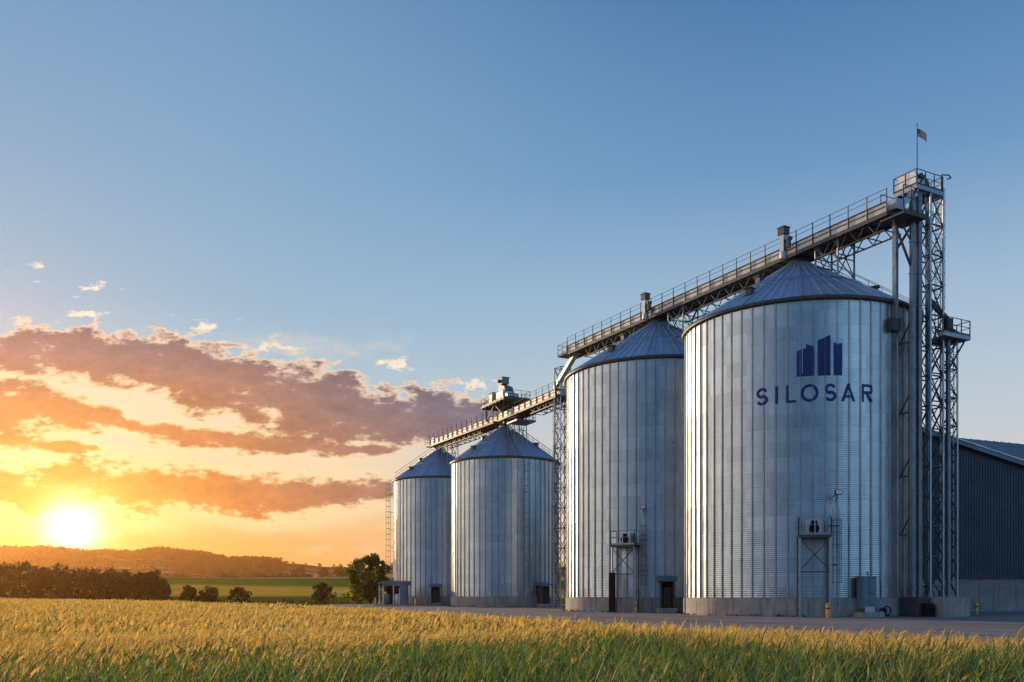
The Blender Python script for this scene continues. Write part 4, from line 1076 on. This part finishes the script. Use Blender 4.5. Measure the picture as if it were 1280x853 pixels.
# far single trees on the slope
far = [(375, 1080, 16, 21, 'wide rounded tree highest on the distant slope, left of three'), (385, 760, 10.5, 17, 'broad dark tree at the right end of the far wood'), (405, 1090, 15, 17, 'rounded distant tree in the middle of three on the slope'), (424, 1100, 16, 19, 'rounded distant tree right of the middle one on the slope'), (439, 1120, 14, 17, 'rounded distant tree partly hidden by the large leafy tree'), (401, 720, 7.5, 9, 'small dark tree in front of the pink stubble field'), (411, 715, 4.2, 5, 'tiny dark bush in front of the pink stubble field'), (392, 712, 3.6, 4, 'tiny bush left of the small dark tree by the pink stubble field')]
for k, (px, Y, h, w, lb) in enumerate(far):
    x, y = at(px, Y), Y; tree('distant_tree', (x, y, hz(x, y)-.3), h, w, 90+k, lb, 'tree', 'distant trees on the far slope', M['leaf_far'], 14, 200, .9 if Y > 900 else .6, .15, bush=True)
def low_growth(name, spots, label, lm, leaf, per, kind_='scrub'):
    cl = [(x, y, hz(x, y)+h*.45, h*.9, h*.9, h*.5) for x, y, h in spots]
    V, Q = leaf_cloud(cl, per, leaf); V[:, 2] = np.maximum(V[:, 2], height(V[:, 0], V[:, 1])+.01)
    tag(np_mesh(name, V, Q, lm), label, kind_, None, 'stuff')
sp = []
for k in range(170):
    px, Y = rng.uniform(196, 440), rng.uniform(176, 196); sp.append((at(px, Y), Y, rng.uniform(.35, 1.25)))
low_growth('verge_scrub', sp, 'low rough growth along the grassy verge between the bushes', M['leaf_bush'], .15, 60)
sp = []
for c, r in ((S1, RB), (S2, RB), (S3, RS), (S4, RS)):
    for k in range(46):
        a = rng.uniform(R(165), R(340)); rr_ = r+.17+abs(rng.gauss(.05, .12)); sp.append((c.x+rr_*math.cos(a), c.y+rr_*math.sin(a), rng.choice((.10, .14, .18, .30))))
low_growth('weeds', sp, 'small weeds growing along the foot of the concrete silo plinths', M['leaf_bush'], .06, 22, 'weeds')
# far wood: one mass
def wood(name, spots, label, lm, hh, leaf, per):
    cl = []
    for x, y in spots:
        z = hz(x, y); h = hh*rng.uniform(.75, 1.25); w = h*rng.uniform(.8, 1.2)
        for k in range(3):
            cl.append((x+rng.uniform(-.3, .3)*w, y+rng.uniform(-.3, .3)*w, z+h*(.15+.27*k), w*.46, w*.46, h*.22))
    V, Q = leaf_cloud(cl, per, leaf)
    tag(np_mesh(name, V, Q, lm), label, 'wood', None, 'stuff')
sp = []
for k in range(420):             # tree belt behind the crest of the near fields
    px = rng.uniform(-260, 372); Y = rng.uniform(690, 800); sp.append((at(px, Y), Y))
wood('tree_belt', sp, 'dark belt of trees behind the crest of the green fields', M['leaf_far'], 9.5, .9, 60)
sp = []
for k in range(2600):            # woods on the far ridge
    px = rng.uniform(-320, 350); Y = rng.uniform(1150, 1960)
    if px > 120 and 1180 < Y < 1420 and rng.random() < .85: continue
    if px > 240 and Y < 1500 and rng.random() < .6: continue
    sp.append((at(px, Y), Y))
wood('ridge_wood', sp, 'long wooded ridge on the horizon under the setting sun', M['leaf_far'], 10, 1.5, 40)
sp = [(at(rng.uniform(300, 760), 0)*0 + at(px_, Y_), Y_) for px_, Y_ in [(rng.uniform(340, 760), rng.uniform(1500, 1960)) for _ in range(40)]]
wood('ridge_trees', sp, 'scattered far trees along the low horizon right of the wooded ridge', M['leaf_far'], 6, 1.0, 40)

# ------------------------------------------------------------------ sky
SUN_AZ, SUN_EL = -36.0, 7.0              # the lamp
DISC = Vector((at(90, 1), 1.0, (HY-660)/F)).normalized()
def world():
    w = bpy.data.worlds.new('World'); S.world = w; w.use_nodes = True
    t = NT(w.node_tree); bg = t.n['Background']; out = t.n['World Output']
    sky = t.new('ShaderNodeTexSky', sky_type='NISHITA'); sky.sun_disc = False
    sky.sun_elevation = R(SUN_EL); sky.sun_rotation = R(SUN_AZ); sky.air_density = 1.0; sky.dust_density = 1.2; sky.ozone_density = 1.5
    t.put(bg.inputs[0], t.mix(1.0, sky.outputs[0], (.25, .3, .4), 'DARKEN')); bg.inputs[1].default_value = .05
    d = t.new('ShaderNodeTexCoord').outputs['Generated']
    nrm = t.new('ShaderNodeVectorMath', operation='NORMALIZE'); t.put(nrm.inputs[0], d); d = nrm.outputs[0]
    x, y, z = t.xyz(d)
    hyp = t.m('SQRT', t.m('ADD', t.m('MULTIPLY', x, x), t.m('MULTIPLY', y, y)))
    el = t.m('MULTIPLY', t.m('ARCTAN2', z, hyp), 180/PI)
    az = t.m('MULTIPLY', t.m('ARCTAN2', x, y), 180/PI)
    e = t.m('DIVIDE', t.m('MAXIMUM', el, 0.0), 60.0, clamp=True)
    # clear air by height: the side of the setting sun, the flank, and the side opposite
    L = lin
    near = t.ramp(e, [(0, L((226,138,48))), (.035, L((232,160,70))), (.075, L((240,196,124))), (.12, L((226,210,180))), (.19, L((176,203,213))), (.28, L((142,185,211))), (.40, L((126,171,204))), (.55, L((108,152,193))), (.75, L((78,124,172))), (1, L((56,98,152)))])
    flank = t.ramp(e, [(0, L((246,214,182))), (.05, L((240,216,194))), (.11, L((214,213,210))), (.19, L((190,205,217))), (.28, L((160,189,214))), (.40, L((106,152,196))), (.55, L((68,119,171))), (.75, L((48,95,150))), (1, L((38,78,138)))])
    back = t.ramp(e, [(0, L((122,126,156))), (.10, L((100,140,176))), (.25, L((78,146,192))), (.5, L((60,120,174))), (1, L((44,84,142)))])
    daz = t.m('ABSOLUTE', t.m('SUBTRACT', az, -25.6))
    daz = t.m('MINIMUM', daz, t.m('SUBTRACT', 360.0, daz))
    f1 = t.ss(daz, 4.0, 44.0); f2 = t.ss(daz, 75.0, 150.0)
    c = t.mix(f1, near, flank); c = t.mix(f2, c, back)
    # added unseen warm sky patch left of the picture, for the silos' cream streak
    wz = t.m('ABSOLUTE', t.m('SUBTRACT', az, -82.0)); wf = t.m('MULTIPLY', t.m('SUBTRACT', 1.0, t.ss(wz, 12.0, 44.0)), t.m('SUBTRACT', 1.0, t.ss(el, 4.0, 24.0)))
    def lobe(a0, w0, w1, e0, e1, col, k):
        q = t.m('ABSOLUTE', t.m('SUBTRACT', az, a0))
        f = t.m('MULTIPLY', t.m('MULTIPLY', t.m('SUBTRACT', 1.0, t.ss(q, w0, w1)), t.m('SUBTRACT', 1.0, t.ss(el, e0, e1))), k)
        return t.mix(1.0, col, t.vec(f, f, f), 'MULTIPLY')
    c = t.mix(1.0, c, lobe(138.0, 8.0, 40.0, 12.0, 55.0, (.42,.62,.80), 1.0), 'ADD')    # bright sky lobe added behind the camera, to reflect in the silo fronts
    c = t.mix(1.0, c, lobe(-122.0, 6.0, 30.0, 10.0, 40.0, (.40,.34,.34), 1.0), 'ADD')  # unseen greyish pink lobe added to widen the pale reflection on the silos
    # ---- clouds laid out by direction: U right, V up (tangents)
    ys = t.m('MAXIMUM', y, .12)
    U = t.m('ADD', t.m('MULTIPLY', t.m('DIVIDE', x, ys), F), 640.0); Vp = t.m('SUBTRACT', HY, t.m('MULTIPLY', t.m('DIVIDE', z, ys), F))
    nv = t.vec(t.m('MULTIPLY', U, .010), t.m('MULTIPLY', Vp, .020), 0.0)
    n1 = t.m('SUBTRACT', t.noise(nv, 1.0, 7, .60, .25), .5)
    n2 = t.m('SUBTRACT', t.noise(t.vec(t.m('MULTIPLY', U, .033), t.m('MULTIPLY', Vp, .075), 4.7), 1.0, 5, .6), .5)
    n3 = t.m('SUBTRACT', t.noise(t.vec(t.m('MULTIPLY', U, .004), t.m('MULTIPLY', Vp, .012), 9.1), 1.0, 4, .55), .5)
    def band(pts, th, ends, warp=1.0):
        # pts: (x,y) polyline of the centre, th: half thickness at the same xs
        xs = [p[0] for p in pts]; lo, hi = xs[0], xs[-1]
        un = t.mr(U, lo, hi, 0, 1)
        fc = t.new('ShaderNodeFloatCurve'); cu = fc.mapping.curves[0]
        def setc(fc, vals):
            cu = fc.mapping.curves[0]
            while len(cu.points) < len(vals): cu.points.new(.5, .5)
            for p, (a, b) in zip(cu.points, vals): p.location = (a, b)
            fc.mapping.update()
        setc(fc, [((p[0]-lo)/(hi-lo), p[1]/853.0) for p in pts]); t.put(fc.inputs['Value'], un)
        f2_ = t.new('ShaderNodeFloatCurve'); setc(f2_, [((p[0]-lo)/(hi-lo), v/100.0) for p, v in zip(pts, th)]); t.put(f2_.inputs['Value'], un)
        cy = t.m('MULTIPLY', fc.outputs[0], 853.0); hh = t.m('MAXIMUM', t.m('MULTIPLY', f2_.outputs[0], 100.0), 1.0)
        q = t.m('DIVIDE', t.m('ABSOLUTE', t.m('SUBTRACT', Vp, cy)), hh)
        v = t.m('SUBTRACT', 1.0, q)
        er = t.ss(U, hi+ends, hi-ends); el_ = t.ss(U, lo-400, lo-100) if lo < 0 else t.ss(U, lo-ends, lo+ends)
        return t.m('MULTIPLY', t.m('ADD', v, 1.0), t.m('MULTIPLY', er, el_))
    A = band([(-160,436),(0,440),(100,446),(200,460),(300,482),(400,508),(500,524),(570,520),(640,520)], [26,30,40,52,62,62,52,36,18], 30)
    A2 = band([(110,522),(200,538),(300,552),(420,562),(520,560)], [6,16,18,14,8], 45)
    B = band([(-260,500),(0,508),(60,512),(110,520),(165,524)], [38,40,36,26,8], 20)
    B2 = band([(-260,556),(0,552),(60,556),(130,562)], [14,12,11,5], 20)
    Cc = band([(-400,616),(0,612),(120,610),(240,612),(360,618),(440,614),(510,606)], [36,35,37,34,30,26,14], 30)
    D = t.m('MAXIMUM', t.m('MAXIMUM', t.m('MAXIMUM', A, A2), t.m('MAXIMUM', B, B2)), Cc)
    dx = t.m('DIVIDE', t.m('SUBTRACT', U, 90), 560.0); dy = t.m('DIVIDE', t.m('SUBTRACT', Vp, 660), 270.0)
    sd = t.m('SQRT', t.m('ADD', t.m('MULTIPLY', dx, dx), t.m('MULTIPLY', dy, dy)))
    # small puffs
    def puff(px, py, rx, ry):
        a = t.m('DIVIDE', t.m('SUBTRACT', U, px), rx); b = t.m('DIVIDE', t.m('SUBTRACT', Vp, py), ry)
        return t.m('SUBTRACT', 2.0, t.m('SQRT', t.m('ADD', t.m('MULTIPLY', a, a), t.m('MULTIPLY', b, b))))
    pf = None
    for a in ((40,330,26,9), (44,351,9,5), (114,360,30,12), (28,404,34,9), (100,393,34,6), (258,410,28,9), (496,457,34,9), (592,484,40,12), (180,426,50,10), (360,411,10,4), (330,436,60,9)):
        q = puff(*a); pf = q if pf is None else t.m('MAXIMUM', pf, q)
        n4 = t.m('SUBTRACT', t.noise(t.vec(t.m('MULTIPLY', U, .09), t.m('MULTIPLY', Vp, .16), 2.2), 1.0, 5, .65), .5)
    dens = t.m('ADD', t.m('MULTIPLY', D, .86), t.m('ADD', t.m('ADD', t.m('MULTIPLY', n1, 1.7), t.m('MULTIPLY', n2, 1.8)), t.m('MULTIPLY', n4, .55)))
    pm = t.ss(t.m('ADD', t.m('MULTIPLY', t.m('SUBTRACT', pf, 1.0), .85), t.m('ADD', t.m('MULTIPLY', n2, 3.2), t.m('MULTIPLY', n4, 2.4))), .30, .95)
    mask = t.ss(dens, .90, 1.04); core = t.ss(dens, .96, 1.36)
    body = t.ramp(t.m('ADD', sd, t.m('MULTIPLY', n3, .25)), [(0, L((250,182,54))), (.18, L((244,158,56))), (.42, L((210,128,66))), (.65, L((172,118,90))), (.85, L((138,112,114))), (1, L((116,106,124)))])
    shade = t.mr(t.m('ADD', t.m('ADD', n1, n2), t.m('MULTIPLY', n4, .5)), -.35, .35, 1.34, .72)
    body = t.mix(1.0, body, t.vec(shade, shade, shade), 'MULTIPLY')
    rim = t.ramp(sd, [(0, L((255,226,140))), (.5, L((252,218,160))), (1, L((240,216,192)))])
    cl = t.mix(core, rim, body)
    front = t.ss(y, .15, .35)
    thin = t.m('MULTIPLY', t.ss(t.m('ADD', n3, t.m('MULTIPLY', n2, .5)), -.02, .22), t.m('MULTIPLY', t.ss(Vp, 360, 470), t.m('MULTIPLY', .38, t.ss(U, 760, 420))))
    c = t.mix(t.m('MULTIPLY', thin, front), c, L((255,232,196)))
    veil = t.m('MULTIPLY', t.ss(t.m('ADD', t.m('MULTIPLY', D, .8), n1), .05, .75), t.m('MULTIPLY', .72, t.m('MULTIPLY', t.ss(t.m('SUBTRACT', Vp, t.m('MULTIPLY', U, .14)), 428, 470), t.m('SUBTRACT', 1.0, t.ss(U, 420, 640)))))
    c = t.mix(t.m('MULTIPLY', veil, front), c, t.ramp(sd, [(0, L((255,226,130))), (.45, L((255,226,170))), (1, L((250,224,196)))]))
    c = t.mix(t.m('MULTIPLY', pm, front), c, L((250,236,214)))
    c = t.mix(t.m('MULTIPLY', t.m('MULTIPLY', mask, front), .96), c, cl)
    # ---- sun disc and its aureole
    dt = t.new('ShaderNodeVectorMath', operation='DOT_PRODUCT'); t.put(dt.inputs[0], d); dt.inputs[1].default_value = DISC
    ang = t.m('MULTIPLY', t.m('ARCCOSINE', t.m('MINIMUM', dt.outputs['Value'], 1.0)), 180/PI)
    g1_ = t.m('MULTIPLY', t.m('POWER', 2.718, t.m('MULTIPLY', t.m('MULTIPLY', ang, ang), -1/1.7)), 2.0)
    g2_ = t.m('MULTIPLY', t.m('POWER', 2.718, t.m('DIVIDE', ang, -2.7)), .75)
    g3_ = t.m('MULTIPLY', t.m('POWER', 2.718, t.m('DIVIDE', ang, -7.0)), .07)
    glow = t.mix(1.0, t.mix(1.0, t.mix(1.0, (1,.93,.72), t.vec(g1_, g1_, g1_), 'MULTIPLY'), t.mix(1.0, (1,.66,.16), t.vec(g2_, g2_, g2_), 'MULTIPLY'), 'ADD'), t.mix(1.0, (1,.5,.12), t.vec(g3_, g3_, g3_), 'MULTIPLY'), 'ADD')
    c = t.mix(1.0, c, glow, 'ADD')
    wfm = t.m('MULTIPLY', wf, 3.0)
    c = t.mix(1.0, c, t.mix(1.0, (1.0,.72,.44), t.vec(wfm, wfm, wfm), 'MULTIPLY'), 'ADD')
    low = t.ss(el, -6.0, 0.0)
    c = t.mix(low, (.10,.085,.06), c)
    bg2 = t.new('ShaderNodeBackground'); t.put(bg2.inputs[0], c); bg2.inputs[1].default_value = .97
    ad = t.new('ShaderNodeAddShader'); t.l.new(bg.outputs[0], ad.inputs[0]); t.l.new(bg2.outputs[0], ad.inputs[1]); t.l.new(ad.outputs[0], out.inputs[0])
world()
sl = bpy.data.lights.new('sun', 'SUN'); sl.energy = 5.0; sl.angle = R(.6); sl.color = (1.0, .69, .39)
so = bpy.data.objects.new('sun', sl); COL.objects.link(so)
sd = Vector((math.sin(R(SUN_AZ))*math.cos(R(SUN_EL)), math.cos(R(SUN_AZ))*math.cos(R(SUN_EL)), math.sin(R(SUN_EL))))
so.rotation_euler = sd.to_track_quat('Z', 'Y').to_euler(); so.location = (-60, 40, 60)

# ------------------------------------------------------------------ air
HAZE = 1
if HAZE:
    mb = MB(); mb.box((0, 0, 59), (9000, 9000, 130))
    hm = bpy.data.materials.new('haze'); hm.use_nodes = True; t = NT(hm.node_tree); t.n.remove(t.n['Principled BSDF'])
    pv = t.new('ShaderNodeVolumePrincipled'); pv.inputs['Color'].default_value = (1, .50, .17, 1); pv.inputs['Density'].default_value = .000085; pv.inputs['Anisotropy'].default_value = .77
    t.l.new(pv.outputs[0], t.n['Material Output'].inputs['Volume'])
    tag(mb.build('haze', hm), 'thin warm evening haze over the fields', None, None, 'stuff')

# ------------------------------------------------------------------ camera and render
cam = bpy.data.cameras.new('camera'); co = bpy.data.objects.new('camera', cam); COL.objects.link(co)
co.location = (0, 0, CAMZ); co.rotation_euler = (R(90), 0, 0)
cam.sensor_width = 36; cam.lens = 36*F/1280; cam.shift_y = (HY-426.5)/1280; cam.clip_start = .1; cam.clip_end = 20000
S.camera = co
S.render.engine = 'CYCLES'
S.cycles.use_denoising = True
S.cycles.max_bounces = 7; S.cycles.transparent_max_bounces = 8; S.cycles.volume_bounces = 0
S.cycles.sample_clamp_indirect = 6.0
S.view_settings.view_transform = 'Standard'; S.view_settings.look = 'None'; S.view_settings.exposure = 0; S.view_settings.gamma = 1
